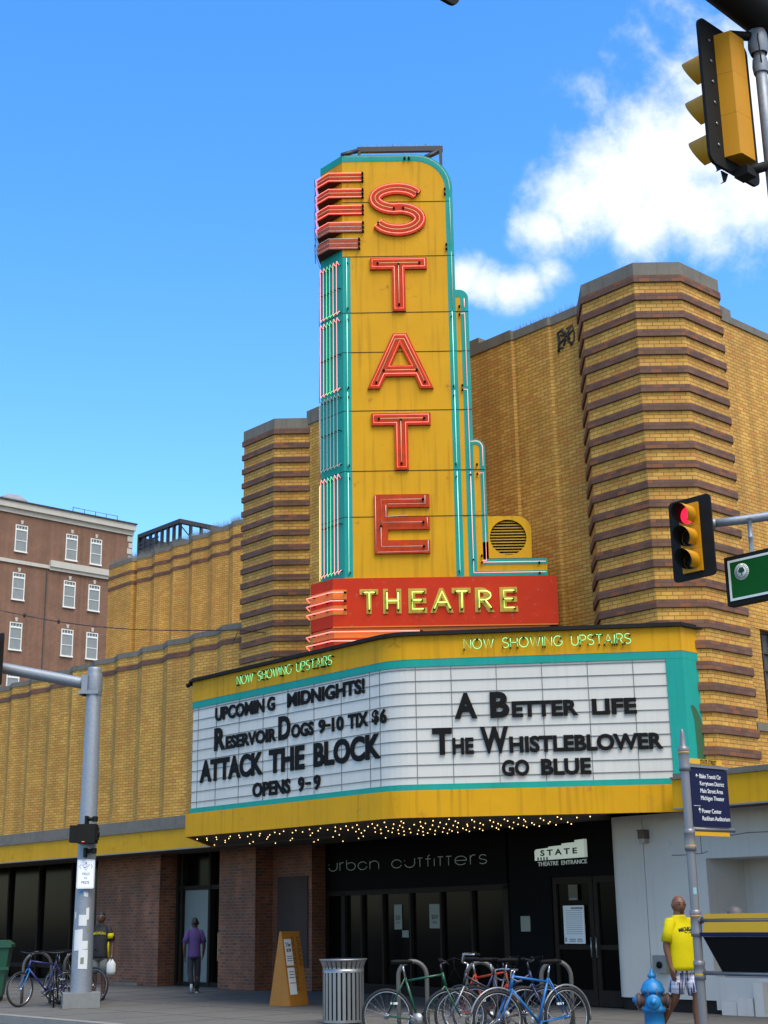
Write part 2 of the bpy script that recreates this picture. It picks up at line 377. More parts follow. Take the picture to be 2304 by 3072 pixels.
        for p_ in me.polygons:
            a = s.v[p_.vertices[0]]; nn = V((0, 0, 0))
            vs = [s.v[i] for i in p_.vertices]
            for i in range(len(vs)): nn += (vs[i] - a).cross(vs[(i + 1) % len(vs)] - a)
            if nn.length > 0: nn.normalize()
            flat = abs(nn.z) > .85
            h = V((-nn.y, nn.x, 0))
            if h.length < 1e-6: h = V((1, 0, 0))
            h.normalize()
            if h.x < 0 or (abs(h.x) < 1e-6 and h.y < 0): h = -h
            for li, vi in zip(p_.loop_indices, p_.vertices):
                q = s.v[vi]; uvl[li].uv = (q.x, q.y) if flat else (q.dot(h) + 40, q.z - vz + 14.4)
        bm = bmesh.new(); bm.from_mesh(me); bmesh.ops.recalc_face_normals(bm, faces=bm.faces); bm.to_mesh(me); bm.free()
        return o

def txt(mb, s, x0, x1, z0, z1, y, depth=.012, bold=0.0, F=None, mi=0, slant=None):
    """a string as real letter geometry fitted to x0..x1, z0..z1 of the frame, face at y, standing off by depth"""
    cu = bpy.data.curves.new('t', 'FONT'); cu.body = s; cu.extrude = .01; cu.offset = bold; cu.resolution_u = 4
    o = bpy.data.objects.new('t', cu); C.objects.link(o)
    dg = bpy.context.evaluated_depsgraph_get(); me = bpy.data.meshes.new_from_object(o.evaluated_get(dg))
    xs = [v.co.x for v in me.vertices]; ys = [v.co.y for v in me.vertices]
    a, b, c, d = min(xs), max(xs), min(ys), max(ys)
    vs = []
    for v in me.vertices:
        tx = (v.co.x - a) / (b - a); tz = (v.co.y - c) / (d - c)
        X = x0 + (x1 - x0) * tx
        Z = z0 + (z1 - z0) * tz + (slant or 0) * tx
        vs.append((X, y - (depth if v.co.z > 0 else 0), Z))
    mb.add(vs, [tuple(p.vertices) for p in me.polygons], mi=mi, F=F)
    bpy.data.objects.remove(o); bpy.data.curves.remove(cu); bpy.data.meshes.remove(me)

# single-stroke alphabet for bent glass tube lettering (unit box)
def _a(cx, cy, rx, ry, a0, a1, n=10): return arc(cx, cy, rx, a0, a1, n, ry)
ST = {
 'N': (.72, [[(0, 0), (0, 1), (.72, 0), (.72, 1)]]), 'O': (.95, [_a(.475, .5, .47, .5, 100, 440, 20)]), 'W': (1.05, [[(0, 1), (.27, 0), (.52, .95), (.78, 0), (1.05, 1)]]),
 'S': (.62, [_a(.31, .75, .29, .25, 30, 265, 10) + _a(.31, .25, .31, .25, 85, -150, 10)]), 'H': (.72, [[(0, 0), (0, 1)], [(.72, 0), (.72, 1)], [(0, .5), (.72, .5)]]),
 'I': (.08, [[(.04, 0), (.04, 1)]]), 'G': (.9, [_a(.46, .5, .45, .5, 45, 330, 18) + [(.9, .25), (.9, .46), (.55, .46)]]),
 'U': (.7, [[(0, 1), (0, .34)] + _a(.35, .34, .35, .34, 180, 360, 10) + [(.7, 1)]]), 'P': (.6, [[(0, 0), (0, 1), (.3, 1)] + _a(.3, .74, .3, .26, 90, -90, 8) + [(0, .48)]]),
 'T': (.7, [[(0, 1), (.7, 1)], [(.35, 1), (.35, 0)]]), 'A': (.8, [[(0, 0), (.4, 1), (.8, 0)], [(.16, .36), (.64, .36)]]),
 'R': (.62, [[(0, 0), (0, 1), (.3, 1)] + _a(.3, .74, .3, .26, 90, -90, 8) + [(0, .48)], [(.3, .48), (.62, 0)]]),
 'E': (.6, [[(.6, 1), (0, 1), (0, 0), (.6, 0)], [(0, .52), (.5, .52)]]),
 'u': (.95, [[(0, .8), (0, .7)], _a(.48, .45, .47, .45, 190, 350, 10) + [(.95, .95)]]), 'r': (.45, [[(0, 0), (0, .95)], [(0, .7)] + _a(.3, .55, .3, .4, 150, 70, 5)]),
 'b': (.95, [[(0, 1.2), (0, .45)] + _a(.47, .45, .47, .45, 180, 500, 16)]), 'a': (.95, [_a(.47, .45, .47, .45, 30, 350, 16)]),
 'n': (.9, [[(0, 0), (0, .95)], [(0, .5)] + _a(.45, .5, .45, .42, 180, 0, 10) + [(.9, 0)]]), 'o': (.98, [_a(.49, .45, .48, .45, 20, 340, 16)]),
 't': (.45, [[(.2, 0), (.2, .95)], [(0, .95), (.45, .95)]]), 'f': (.45, [[(.2, 0), (.2, .9)] + _a(.42, .9, .22, .3, 180, 100, 5), [(0, .8), (.45, .8)]]),
 'i': (.1, [[(.05, 0), (.05, .8)]]), 'e': (1.05, [[(.05, .45), (1.0, .45)] + _a(.52, .45, .5, .45, 0, 320, 16)]), 's': (.6, [_a(.3, .68, .28, .24, 30, 265, 8) + _a(.3, .22, .3, .22, 85, -150, 8)]),
}
def strokes(s, x0, x1, z0, z1, gap=.2, space=.75):
    """polylines of a string in the stroke alphabet fitted to a box"""
    x = 0; o = []
    for ch in s:
        if ch == ' ': x += space; continue
        wd, pl = ST[ch]
        for q in pl: o.append([(x + a, b) for a, b in q])
        x += wd + gap
    k = (x1 - x0) / (x - gap)
    return [[(x0 + a * k, z0 + b * (z1 - z0)) for a, b in q] for q in o]

# ================================================================ SETTING
def sheet(name, mt, pts, z, zb=None, F=UB, label=None):
    mb = MB(F)
    if zb is None: mb.add([(x, y, z) for x, y in pts], [tuple(range(len(pts)))])
    else: mb.prism(pts, zb, z)
    return tag(mb.build(name, mt), kind='structure', label=label)
sheet('ground', ASPH, [(-900, -900), (900, -900), (900, 900), (-900, 900)], -.17, F=I4)
sheet('road', ASPH, [(-400, -2), (300, -2), (300, 12.28), (-400, 12.28)], -.14)
sheet('kerb', KERB, [(-200, 12.28), (60, 12.28), (60, 12.46), (-200, 12.46)], 0, -.15)
mb = MB(UB); mb.add([(-200, 12.46, -.003), (60, 12.46, -.003), (60, 60, -.003), (-200, 60, -.003)], [(0, 1, 2, 3)])
tag(mb.build('sidewalk', CONC), kind='structure')
mb = MB(UB)
for i in range(-40, 12): mb.box(i * 1.52 - .006, i * 1.52 + .006, 12.5, 19.4, -.01, .0015)
for j in (14.2, 15.9, 17.6): mb.box(-60, 10, j - .006, j + .006, -.01, .002)
tag(mb.build('sidewalk_joints', mat('joint_grey', (.11, .10, .09), .9)), kind='structure')  # slab joints as thin grey strips
sheet('near_sidewalk', CONC, [(-200, -10), (60, -10), (60, -2), (-200, -2)], 0, -.15)

# ================================================================ THEATRE BUILDING
TB = bthing('theatre_building', 'buff brick theatre block with brown banded towers and pleated side walls behind the marquee', 'theatre', -25, 19.9)
def banded(path, back, ztop):
    mb = MB(UB); mb.prism(path + back, 3.7, ztop - .265)
    pier = mb.build('brick_tower', BUFF, TB)
    mb = MB(UB); mb.prism(offp(path, .012) + back, ztop - .265, ztop)
    mb.build('coping', STONE, pier)
    mb = MB(UB)
    z = 12.71
    while z > 3.7:
        mb.strip(path, z, z + .135, .038, .06); z -= .36
    mb.build('brick_bands', BAND, pier)
    return pier
banded([(-26.43, 20.9), (-26.43, 19.2), (-25.2, 19.2), (-24.62, 19.83), (-24.62, 20.3)], [(-24.62, 20.9)], 13.11)
banded([(-16.21, 20.2), (-16.21, 19.83), (-15.58, 19.2), (-14.34, 19.2), (-13.77, 19.83), (-13.77, 21.03), (-14.38, 21.6)], [(-14.42, 22.4), (-16.21, 22.4)], 13.11)
# recessed wall between the towers
rp = [(-24.7, 19.80), (-18.0, 19.80), (-17.95, 19.84), (-17.02, 19.84), (-16.97, 19.88), (-15.9, 19.88)]
mb = MB(UB); mb.prism(rp + [(-15.9, 34), (-24.7, 34)], 3.3, 12.94); rw = mb.build('brick_wall', BUFF, TB)
mb = MB(UB); mb.strip(rp[1:], 12.94, 13.12, .02, .5); mb.strip([(-18.9, 19.80), (-18.0, 19.80)], 12.94, 13.16, .022, .5)
mb.strip([(-24.7, 19.80), (-18.9, 19.80)], 12.94, 13.29, .022, .5); mb.build('coping', STONE, rw)
mb = MB(UB)   # sprayed scribble near the top of the wall
def G(pts, r=.022): r *= .95; mb.tube([(-16.82 + a * .45, 19.88, 12.3 + b * .46) for a, b in pts], r, 5)
G([(.05, 0), (.12, .5), (.05, .9), (.35, .98), (.42, .7)], .035); G([(.1, .35), (.45, .55), (.8, .95)], .03); G([(.2, .75), (.6, .6), (.95, .78)], .03)
G([(.35, .2), (.5, .5), (.85, .1)], .035); G([(.55, .95), (.9, 1.0), (.98, .6), (.95, .25), (.8, .2)], .02); G([(.3, .9), (.55, .72), (.7, .4)], .035); G([(.02, .05), (.15, .2), (.3, .12)], .03)
mb.build('graffiti', mat('spray_paint', (.035, .03, .022), .9), rw)
# side wall running back from the corner tower, with the tall steel window
FS = fr(-14.4, 21.6, 48)
mb = MB(FS)
mb.box(-.05, .37, 0, 2, 3.3, 12.78); mb.box(.37, 1.6, 0, 2, 3.3, 4.72); mb.box(.37, 1.6, 0, 2, 6.63, 12.78); mb.box(1.6, 24, 0, 2, 3.3, 12.78)
sw = mb.build('side_wall', BUFF, TB)
mb = MB(FS); mb.box(-.05, 24, -.03, .4, 12.78, 12.93); mb.build('coping', STONE, sw)
mb = MB(FS); mb.box(.36, 1.62, -.05, .3, 4.70, 4.84); mb.build('window_sill', STONE, sw)
mb = MB(FS); mb.box(.37, 1.6, .16, .2, 4.84, 6.63); win = mb.build('window', WDGY, TB)
mb = MB(FS)
for x in (.38, .68, 1.0, 1.3, 1.58): mb.box(x - .018, x + .018, .11, .155, 4.84, 6.63)
for z in (4.87, 5.2, 5.52, 5.88, 6.21, 6.6): mb.box(.38, 1.58, .105, .15, z - .014, z + .014)
mb.box(.38, 1.58, .09, .15, 5.16, 5.24); mb.build('window_frame', WFRM, win)

def pleat(u_ridge, pitch, count, w0, depth, u_min, u_end):
    p = []
    for k in range(count, -1, -1):
        u = u_ridge - pitch * k
        if u < u_min: continue
        p += [(u, w0), (u + pitch * .60, w0 + depth)]
    p = [q for q in p if q[0] < u_end] + [(u_end, w0 + .12)]
    return p
# lower pleated wall
lp = pleat(-27.77, 1.21, 30, 19.6, .18, -64, -26.4)
mb = MB(UB); mb.prism(lp + [(-26.4, 26.3), (-64, 26.3)], 3.7, 8.37); lw = mb.build('pleated_wall', BUFF, TB)
mb = MB(UB); mb.strip(lp, 8.37, 8.51, .02, .35); mb.build('coping', STONE, lw)
mb = MB(UB); mb.strip(lp, 8.019, 8.153, .018, .05); mb.build('brick_band', BAND, lw)
mb = MB(UB); mb.box(-64, -26.5, 19.42, 19.9, 3.80, 4.0); mb.box(-64, -26.5, 19.36, 19.9, 3.70, 3.795); mb.build('stone_ledge', STONE, lw)
# upper pleated wall of the auditorium, set back
up = [(-44.09, 25.95), (-42.5, 25.95), (-42.35, 26.35)] + pleat(-36.34, 1.175, 5, 26.0, .175, -43, -35.0)
mb = MB(UB); mb.prism(up + [(-30, 26.3), (-30, 44), (-44.09, 44)], 8, 14.06); uw = mb.build('pleated_wall', BUFF, TB)
mb = MB(UB); mb.strip(up, 14.06, 14.21, .02, .35); mb.build('coping', STONE, uw)
mb = MB(UB); mb.strip(up, 13.625, 13.745, .018, .05); mb.strip(up, 13.205, 13.335, .018, .05); mb.build('brick_bands', BAND, uw)
def spikes(path, z, parent, per=110, h=.16):
    mb = MB(UB)
    for a, b in zip(path[:-1], path[1:]):
        L_ = math.dist(a, b)
        for i in range(int(L_ * per)):
            t_ = random.random(); x = a[0] + (b[0] - a[0]) * t_; y = a[1] + (b[1] - a[1]) * t_ + random.uniform(.0, .22)
            dx, dy = random.uniform(-.07, .07), random.uniform(-.09, .05); hh = h * random.uniform(.5, 1.25)
            mb.add([(x - .004, y, z), (x + .004, y, z), (x + dx, y + dy, z + hh)], [(0, 1, 2)])
    return tag(mb.build('bird_spikes', SPIKE, parent), kind='stuff')
spikes(up, 14.21, uw, 260, .24)
spikes([(-18.2, 19.84), (-17.0, 19.88), (-16.2, 19.9)], 13.12, rw, 170, .14)
# canopy fascia along the street front, ceiling of the covered walk
for a, b in ((-64, -22.3), (-13.85, -2)):
    mb = MB(UB); mb.box(a, b, 18.6, 18.72, 3.145, 3.60); fa = mb.build('canopy_fascia', YEL2, TB)
    mb = MB(UB); mb.box(a, b, 18.56, 19.6, 3.603, 3.64); mb.box(a, b, 18.64, 19.6, 3.644, 3.70); mb.build('metal_ledge', STONE, fa)
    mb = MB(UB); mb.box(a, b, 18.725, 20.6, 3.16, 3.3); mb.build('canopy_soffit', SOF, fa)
    mb = MB(UB); mb.box(a, b, 18.58, 18.6, 3.125, 3.15); mb.build('drip_edge', TRACK, fa)
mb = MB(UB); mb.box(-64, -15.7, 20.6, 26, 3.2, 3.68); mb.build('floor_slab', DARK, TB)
# ground floor: brick columns, shop glass, entrance
def col(a, b, w0, w1, mt=REDB):
    mb = MB(UB); mb.box(a, b, w0, w1, 0, 3.2); return mb.build('brick_column', mt, TB)
c1 = col(-33.74, -30.72, 19.9, 20.6); c2_ = col(-28.15, -26.72, 19.9, 20.9); col(-26.72, -25.28, 20.4, 20.8)
mb = MB(UB); mb.box(-32.6, -31.4, 19.75, 19.9, 0, .06); mb.build('stone_step', STONE, c1)
mb = MB(UB); mb.box(-26.5, -25.4, 20.37, 20.4, .5, 2.48); mb.build('recessed_panel', mat('dark_brick_panel', (.055, .032, .024), .85, var=.3), c2_)
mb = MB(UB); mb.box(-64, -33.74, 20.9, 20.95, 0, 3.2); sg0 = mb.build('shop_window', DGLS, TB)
mb = MB(UB)
for x in (-40.5, -38.6, -36.7, -35.2, -33.9): mb.box(x - .04, x + .04, 20.8, 20.9, 0, 3.2)
mb.box(-40.5, -33.9, 20.82, 20.9, .3, .42); mb.build('window_frame', DKBR, sg0)
mb = MB(UB); mb.box(-30.72, -28.15, 20.5, 20.55, 0, 3.2); sg = mb.build('shop_window', DGLS, TB)
mb = MB(UB)
for x in (-30.62, -30.43, -29.22, -28.6, -28.2): mb.box(x - .045, x + .045, 20.36, 20.5, 0, 3.2)
mb.box(-30.6, -28.2, 20.38, 20.5, 0, .1); mb.box(-30.6, -28.2, 20.38, 20.5, 2.27, 2.37); mb.build('window_frame', DKBR, sg)
mb = MB(UB); mb.box(-30.38, -29.27, 20.44, 20.49, .1, 2.27); mb.build('frosted_pane', mat('frosted_glass', (.15, .175, .165), .5, var=.06), sg)
mb = MB(UB); mb.box(-28.95, -28.72, 20.44, 20.49, .6, 1.25); mb.box(-28.9, -28.68, 20.43, 20.49, 1.35, 1.5); mb.build('window_display', mat('display_yellow', (.30, .28, .09), .8, var=.4, scale=9), sg)
# storefront with the tube lettering
ES = fr(-24.92, 20.75, 147)
mb = MB(ES); mb.box(-.45, 6.33, 0, .3, 2.12, 3.25); sf = mb.build('storefront', BLACKP, TB)
mb = MB(ES); mb.box(-.45, 6.33, .1, .14, 0.02, 2.12); mb.build('shop_glass', DGLS, sf)
mb = MB(ES)
for x in (-.42, .35, 1.1, 1.95, 3.0, 4.1, 5.15, 6.28): mb.box(x - .03, x + .03, .03, .1, 0, 2.12)
mb.box(-.45, 6.33, .03, .1, 0, .2); mb.box(-.45, 6.33, .02, .1, 2.02, 2.12)
for x in (.35, 6.25): mb.box(x - .08, x + .08, .02, .09, 0, 2.1)
mb.build('mullions', DKBR, sf)
mb = MB(ES)
for q in strokes('urban outfitters', -.14, 5.8, 2.56, 2.745, .28, 1.0): mb.tube([(a, -.05, b - .009 * a) for a, b in q], .007, 5)
mb.build('tube_lettering', N_DIM, sf)
mb = MB(ES); mb.tube([(.48, .08, 2.18), (.48, .08, 2.20)], .012); mb.tube([(3.75, .08, 2.07), (3.73, .08, 2.11)], .014); mb.build('lamp', glow('small_lamp', (1, .55, .2), 9), sf)
# a little of the shop inside: shelves, hanging stock and a dim warm back wall
mb = MB(ES)
for i in range(7):
    x = .6 + i * .8; mb.box(x, x + .5, .9, 1.2, .0, .75 + .1 * (i % 3)); mb.tube([(x, 1.4, 1.5), (x + .6, 1.4, 1.5)], .012, 5)
mb.build('display_tables', DKBR, sf)
def poster(name, F, x0, x1, z0, z1, y, label, mt=PAPER, lines=None, big=None):
    mb = MB(F); mb.box(x0, x1, y - .006, y, z0, z1)
    o = F @ V((x0, y, z0)); t_ = thing(name, label, 'poster', o, 0, None)
    mb.build('sheet', mt, t_)
    mb = MB(F); W_ = x1 - x0; H_ = z1 - z0
    if big: txt(mb, big, x0 + W_ * .2, x0 + W_ * .8, z0 + H_ * .36, z0 + H_ * .56, y - .006, .002, .02)
    for (a, b, c, d) in (lines or []): mb.box(x0 + W_ * a, x0 + W_ * b, y - .009, y - .006, z0 + H_ * c, z0 + H_ * d)
    if mb.v: mb.build('print', INK if big else INKG, t_)
    return t_
poster('price_poster', ES, 2.33, 2.62, 1.30, 1.80, .09, 'tall narrow dim white price poster reading $20, first of two inside the dark shop window', PAPD, [(.3, .7, .25, .28)], '$20')
poster('price_poster', ES, 3.63, 4.0, 1.32, 1.79, .09, 'wider dim white price poster reading $30 in the dark shop window', PAPD, [(.3, .7, .2, .24), (.3, .7, .28, .3)], '$30')
poster('paper_notice', ES, 2.62, 2.86, 1.14, 1.28, .09, 'small square pale notice in the shop window just below the $20 poster', PAPD)
# theatre entrance doors
ED = fr(-18.6, 19.75, 140)
mb = MB(ED); mb.box(.02, 3.0, 0, .3, 2.2, 3.25); en = mb.build('entrance_surround', BLACKP, TB)
mb = MB(ED)
for a, b in ((1.08, 2.04), (2.06, 2.98)):
    d_ = MB(ED); d_.box(a, b, .08, .12, .05, 2.2); dd = d_.build('entrance_door', DGLS, TB)
    d_ = MB(ED)
    d_.box(a, a + .09, .04, .08, .02, 2.2); d_.box(b - .09, b, .04, .08, .02, 2.2); d_.box(a + .09, b - .09, .04, .08, .02, .28); d_.box(a + .09, b - .09, .04, .08, 2.08, 2.2); d_.box(a + .09, b - .09, .045, .08, .95, 1.03)
    d_.build('door_frame', DKBR, dd)
    hx = b - .05 if a < 1.5 else a + .05
    d_ = MB(ED); d_.tube([(hx, -.01, .82), (hx, -.01, 1.16)], .014, 6); d_.tube([(hx, -.01, .84), (hx, .05, .84)], .009, 5); d_.tube([(hx, -.01, 1.14), (hx, .05, 1.14)], .009, 5); d_.build('handle', STEEL, dd)
mb = MB(ED); mb.box(.0, 1.06, .02, .3, 0, 2.2); mb.build('side_panel', BLACKP, en)
poster('schedule_poster', ED, 1.33, 1.83, 1.05, 1.70, .03, 'tall white show schedule sheet taped to the dark theatre door', PAPER,
       [(.38, .95, .90, .96)] + [(.12, .9, .86 - i * .055, .872 - i * .055) for i in range(12)] + [(.04, .12, .05, .16), (.25, .55, .10, .13), (.62, .85, .10, .13), (.25, .55, .05, .08), (.62, .88, .05, .08)])
poster('film_poster', ED, 1.48, 1.70, 1.79, 2.06, .03, 'small dim brownish film poster high on the theatre door above the schedule', mat('film_print', (.09, .075, .045), .6, var=.7, scale=14), [(.1, .9, .05, .12)])
poster('leaflet', ED, .26, .50, 1.26, 1.53, .02, 'small white leaflet hung on the dark frame beside the theatre doors', PAPD)
# backing for the dark interiors
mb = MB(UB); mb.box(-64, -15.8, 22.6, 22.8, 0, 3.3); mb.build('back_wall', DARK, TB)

# lit entrance sign
LS = fr(-18.6, 19.75, 140)
t_ = thing('entrance_sign', 'white stepped sign reading STATE with THEATRE ENTRANCE below, over the dark doors', 'sign', LS @ V((1.3, -.1, 2.4)))
x0, x1 = .86, 2.08
mb = MB(LS); mb.plate([(x0, 2.50), (x1, 2.52), (x1, 2.83), (x1 - .22, 2.82), (x1 - .22, 2.785), (x1 - .54, 2.775), (x1 - .54, 2.745), (x1 - .87, 2.735), (x1 - .87, 2.715), (x0 + .04, 2.70), (x0, 2.67)], -.16, -.08)
mb.build('panel', glow('lit_sign_panel', (.62, .74, .64), .28, (.6, .65, .58)), t_)
mb = MB(LS); txt(mb, 'S T A T E', x0 + .15, x1 - .17, 2.575, 2.68, -.16, .004, .03, slant=.012)
for i in range(4): mb.box(x0 + .07 + i * .075, x0 + .10 + i * .075, -.165, -.16, 2.50 + .0, 2.555)
mb.build('lettering', INK, t_)
mb = MB(LS); txt(mb, 'THEATRE  ENTRANCE', x0 + .02, x1 - .0, 2.40, 2.475, -.10, .008, .015, slant=.012); mb.build('small_lettering', CREAM, t_)

# ================================================================ WHITE STUCCO BUILDING
WB = bthing('stucco_building', 'white stucco ground floor with a deep window recess to the right of the theatre doors', 'building', -14, 19.6)
mb = MB(UB)
wp = [(-15.98, 20.7), (-15.98, 19.72)] + [(-15.76 + .22 * math.cos(R(a)), 19.72 + .22 * math.sin(R(a))) for a in (195, 210, 225, 240, 255, 270)] + [(-13.95, 19.5), (-13.95, 20.7)]
mb.prism(wp, .20, 3.16); mb.box(-13.95, -2, 19.5, 20.7, 2.39, 3.16); mb.box(-13.95, -2, 19.5, 19.62, .06, .56)
mb.box(-13.95, -2, 20.55, 20.7, .56, 2.39); mb.box(-13.95, -2, 19.62, 20.55, .44, .555)
wl = mb.build('stucco_wall', STUC, WB)
mb = MB(UB); mb.prism([(q[0] + (.02 if q[0] < -15 else 0), q[1] + .03) for q in wp], 0, .198); mb.build('black_plinth', EDGE, WB)
mb = MB(UB); mb.box(-12.6, -2, 20.42, 20.55, .556, 2.3); mb.box(-12.98, -12.92, 20.46, 20.55, .556, 2.39); wf = mb.build('window_frame', STUC, WB)
mb = MB(UB); mb.box(-12.45, -2, 20.40, 20.42, .7, 2.2); mb.build('window_pane', WDGY, wf)
mb = MB(UB); mb.tube([(-14.62, 19.497, 2.47), (-14.4, 19.497, 2.462), (-14.2, 19.497, 2.48), (-14.05, 19.497, 2.47), (-13.9, 19.497, 2.5)], .006, 4); mb.tube([(-14.02, 19.497, 2.47), (-14.02, 19.497, 3.1)], .005, 4)
mb.tube([(-13.75, 19.497, 2.74), (-13.4, 19.497, 2.735), (-13.1, 19.497, 2.76), (-12.6, 19.497, 2.75)], .006, 4); mb.tube([(-15.2, 19.497, .55), (-15.2, 19.497, 3.1)], .003, 4)
mb.build('wall_cracks', mat('crack', (.12, .12, .12), .9), wl)
mb = MB(UB)
for a, b, h in ((-13.75, -13.48, .20), (-13.46, -13.18, .26), (-13.14, -12.98, .5)): mb.prism([(a, 19.34), (b, 19.36), (b, 19.49), (a, 19.49)], 0, h)
mb.build('broken_base_slabs', STUC, WB)
t_ = bthing('wall_lamp', 'small boxy brown wall lamp high on the white stucco beside the dark entrance', 'lamp', -15.12, 19.5, 2.68)
mb = MB(UB); mb.box(-15.2, -15.06, 19.36, 19.5, 2.76, 2.89); mb.plate([(-15.21, 2.89), (-15.05, 2.89), (-15.07, 2.91), (-15.19, 2.91)], 19.34, 19.5); mb.build('housing', mat('lamp_bronze', (.09, .065, .055), .5), t_)
mb = MB(UB); mb.box(-15.19, -15.07, 19.37, 19.49, 2.69, 2.76); mb.build('lamp_glass', mat('lamp_lens', (.30, .27, .25), .3), t_)
t_ = bthing('utility_box', 'grey metal outlet box with a round hole on the white stucco, beside a man', 'box', -15.0, 19.5, .6)
mb = MB(UB); mb.box(-15.09, -14.82, 19.40, 19.5, .60, .88); mb.build('case', mat('box_grey', (.17, .18, .18), .5), t_)
mb = MB(UB); mb.lathe([(.0, 0), (.055, 0), (.055, .02), (.045, .02), (.045, .004), (0, .004)], 14, (-14.95, 19.38, .73), 'y'); mb.build('socket', BLK, t_)

# ================================================================ MARQUEE
MQ = bthing('theatre_marquee', 'yellow and teal theatre marquee with white letter boards over the sidewalk', 'marquee', -19, 17.5, 3.1)
CX, CW = -17.576, 15.97
ca, sa = math.cos(R(42)), math.sin(R(42))
def rp_(d): return (CX + ca * d, CW + sa * d)
NL = (-23.60, CW)
tl_ = .34; rr_ = tl_ / math.tan(R(21))
corner = [(CX - tl_ + rr_ * math.sin(R(a)), CW + rr_ - rr_ * math.cos(R(a))) for a in (0, 7, 14, 21, 28, 35, 42)]
lback = (NL[0] - ca * 4.3, NL[1] + sa * 4.3)
ENDP = rp_(4.895); CAP = (ENDP[0], 19.9)
mp_all = [lback, NL] + corner + [ENDP, CAP]
mb = MB(UB); mb.prism(mp_all + [(lback[0], 19.9)], 6.05, 6.18); mb.build('roof', EDGE, MQ)
mb = MB(UB); mb.strip(mp_all, 3.128, 3.573, .10, .06); mb.build('fascia', YEL, MQ)
mb = MB(UB); mb.strip(mp_all, 5.793, 6.2, .025, .06); mb.build('fascia', YEL, MQ)
mb = MB(UB); mb.strip(mp_all, 6.2, 6.235, .10, .2); mb.strip(mp_all, 6.238, 6.275, .055, .2)
for k in range(5): mb.box(-23.4 + k * 1.4, -23.3 + k * 1.4, CW - .115, CW - .1, 6.19, 6.24)
mb.tube([(NL[0] - .12, NL[1] + .02, 6.2), (NL[0] - .22, NL[1] - .02, 6.15)], .05); mb.build('roof_edge', EDGE, MQ)
mb = MB(UB); mb.strip(mp_all, 3.573, 3.677, .02, .06); mb.strip(mp_all, 5.661, 5.793, .02, .06); mb.strip([rp_(4.62), ENDP, CAP], 3.677, 5.661, .018, .06)
mb.build('teal_trim', TEAL, MQ)
FR = fr(CX, CW, 96)
mb = MB(fr(ENDP[0], ENDP[1], 48))
pl = [(.20, 3.68), (.21, 4.2), (.20, 4.62), (.14, 4.80), (.12, 4.86), (.15, 4.89), (.22, 4.87), (.28, 4.82), (.36, 4.70), (.45, 4.5), (.52, 4.2), (.56, 3.68)]
mb.plate(pl, -.021, -.0185); mb.build('touch_up_patch', GREENP, MQ)
bpath = [lback, NL] + corner + [rp_(4.62)]
mb = MB(UB); mb.strip(bpath, 3.677, 5.661, 0, .05); board = mb.build('letter_board', BOARD, MQ)
mb = MB(UB)
for i in range(10): z = 5.62 - .2027 * i; mb.strip(bpath, z - .006, z + .006, .012, .012)
mb.build('letter_tracks', TRACK, board)
mb = MB(UB)
for u in (-23.41, -22.78, -22.02, -21.25, -20.49, -19.72, -18.95, -18.18): mb.box(u - .006, u + .006, CW - .008, CW, 3.68, 5.66)
for d in (.39, 1.0, 1.77, 2.54, 3.31, 4.07): mb.box(d - .006, d + .006, -.008, 0, 3.68, 5.66, F=FR)
mb.box(-.34 - .006, -.34 + .006, -.008, 0, 3.68, 5.66, F=fr(CX, CW, 138)); mb.build('panel_joints', TRACK, board)
# changeable letters
SLOP = 0
def letters(runs, F, y, z0, zs, zb):
    for s, a, b, big in runs:
        mb = MB(F); txt(mb, s, a, b, z0, zb if big else zs, y - .014, .012 if F is UB else .022, .042 if F is UB else .042); mb.build('letter_run', BLK, MQ)
letters([('UPCOMIN', -22.807, -21.196, 0), ('G', -21.108, -20.868, 0), ('MIDNIGHTS!', -20.491, -18.289, 0)], UB, CW, 5.316, 5.585, 0)
letters([('R', -22.822, -22.443, 1), ('ESERVOIR', -22.434, -20.818, 0), ('D', -20.754, -20.394, 1), ('OGS', -20.365, -19.715, 0), ('9', -19.574, -19.375, 0), ('10', -19.197, -18.867, 0),
         ('TIX', -18.752, -18.206, 0), ('$', -18.114, -17.931, 0), ('6', -17.902, -17.73, 0)], UB, CW, 4.735, 4.99, 5.179)
letters([('ATTACK', -23.298, -21.222, 1), ('THE', -21.04, -19.978, 1), ('BLOCK', -19.716, -17.89, 1)], UB, CW, 4.149, 0, 4.588)
letters([('OPENS', -21.545, -20.388, 0), ('9', -20.161, -19.978, 0), ('9', -19.716, -19.517, 0)], UB, CW, 3.747, 4.017, 0)
letters([('A', 1.045, 1.428, 1), ('B', 1.645, 1.972, 1), ('ETTER', 2.011, 3.125, 0), ('LIFE', 3.35, 4.092, 0)], FR, 0, 4.754, 5.02, 5.189)
letters([('T', .653, .988, 1), ('HE', .99, 1.35, 0), ('W', 1.46, 1.937, 1), ('HISTLEBLOWER', 1.945, 4.486, 0)], FR, 0, 4.158, 4.433, 4.607)
letters([('GO', 1.805, 2.263, 0), ('BLUE', 2.456, 3.284, 0)], FR, 0, 3.774, 4.045, 0)
mb = MB(UB); mb.box(-19.345, -19.235, CW - .049, CW - .014, 4.84, 4.885); mb.box(-19.925, -19.79, CW - .049, CW - .014, 3.86, 3.905); mb.build('letter_dashes', BLK, MQ)
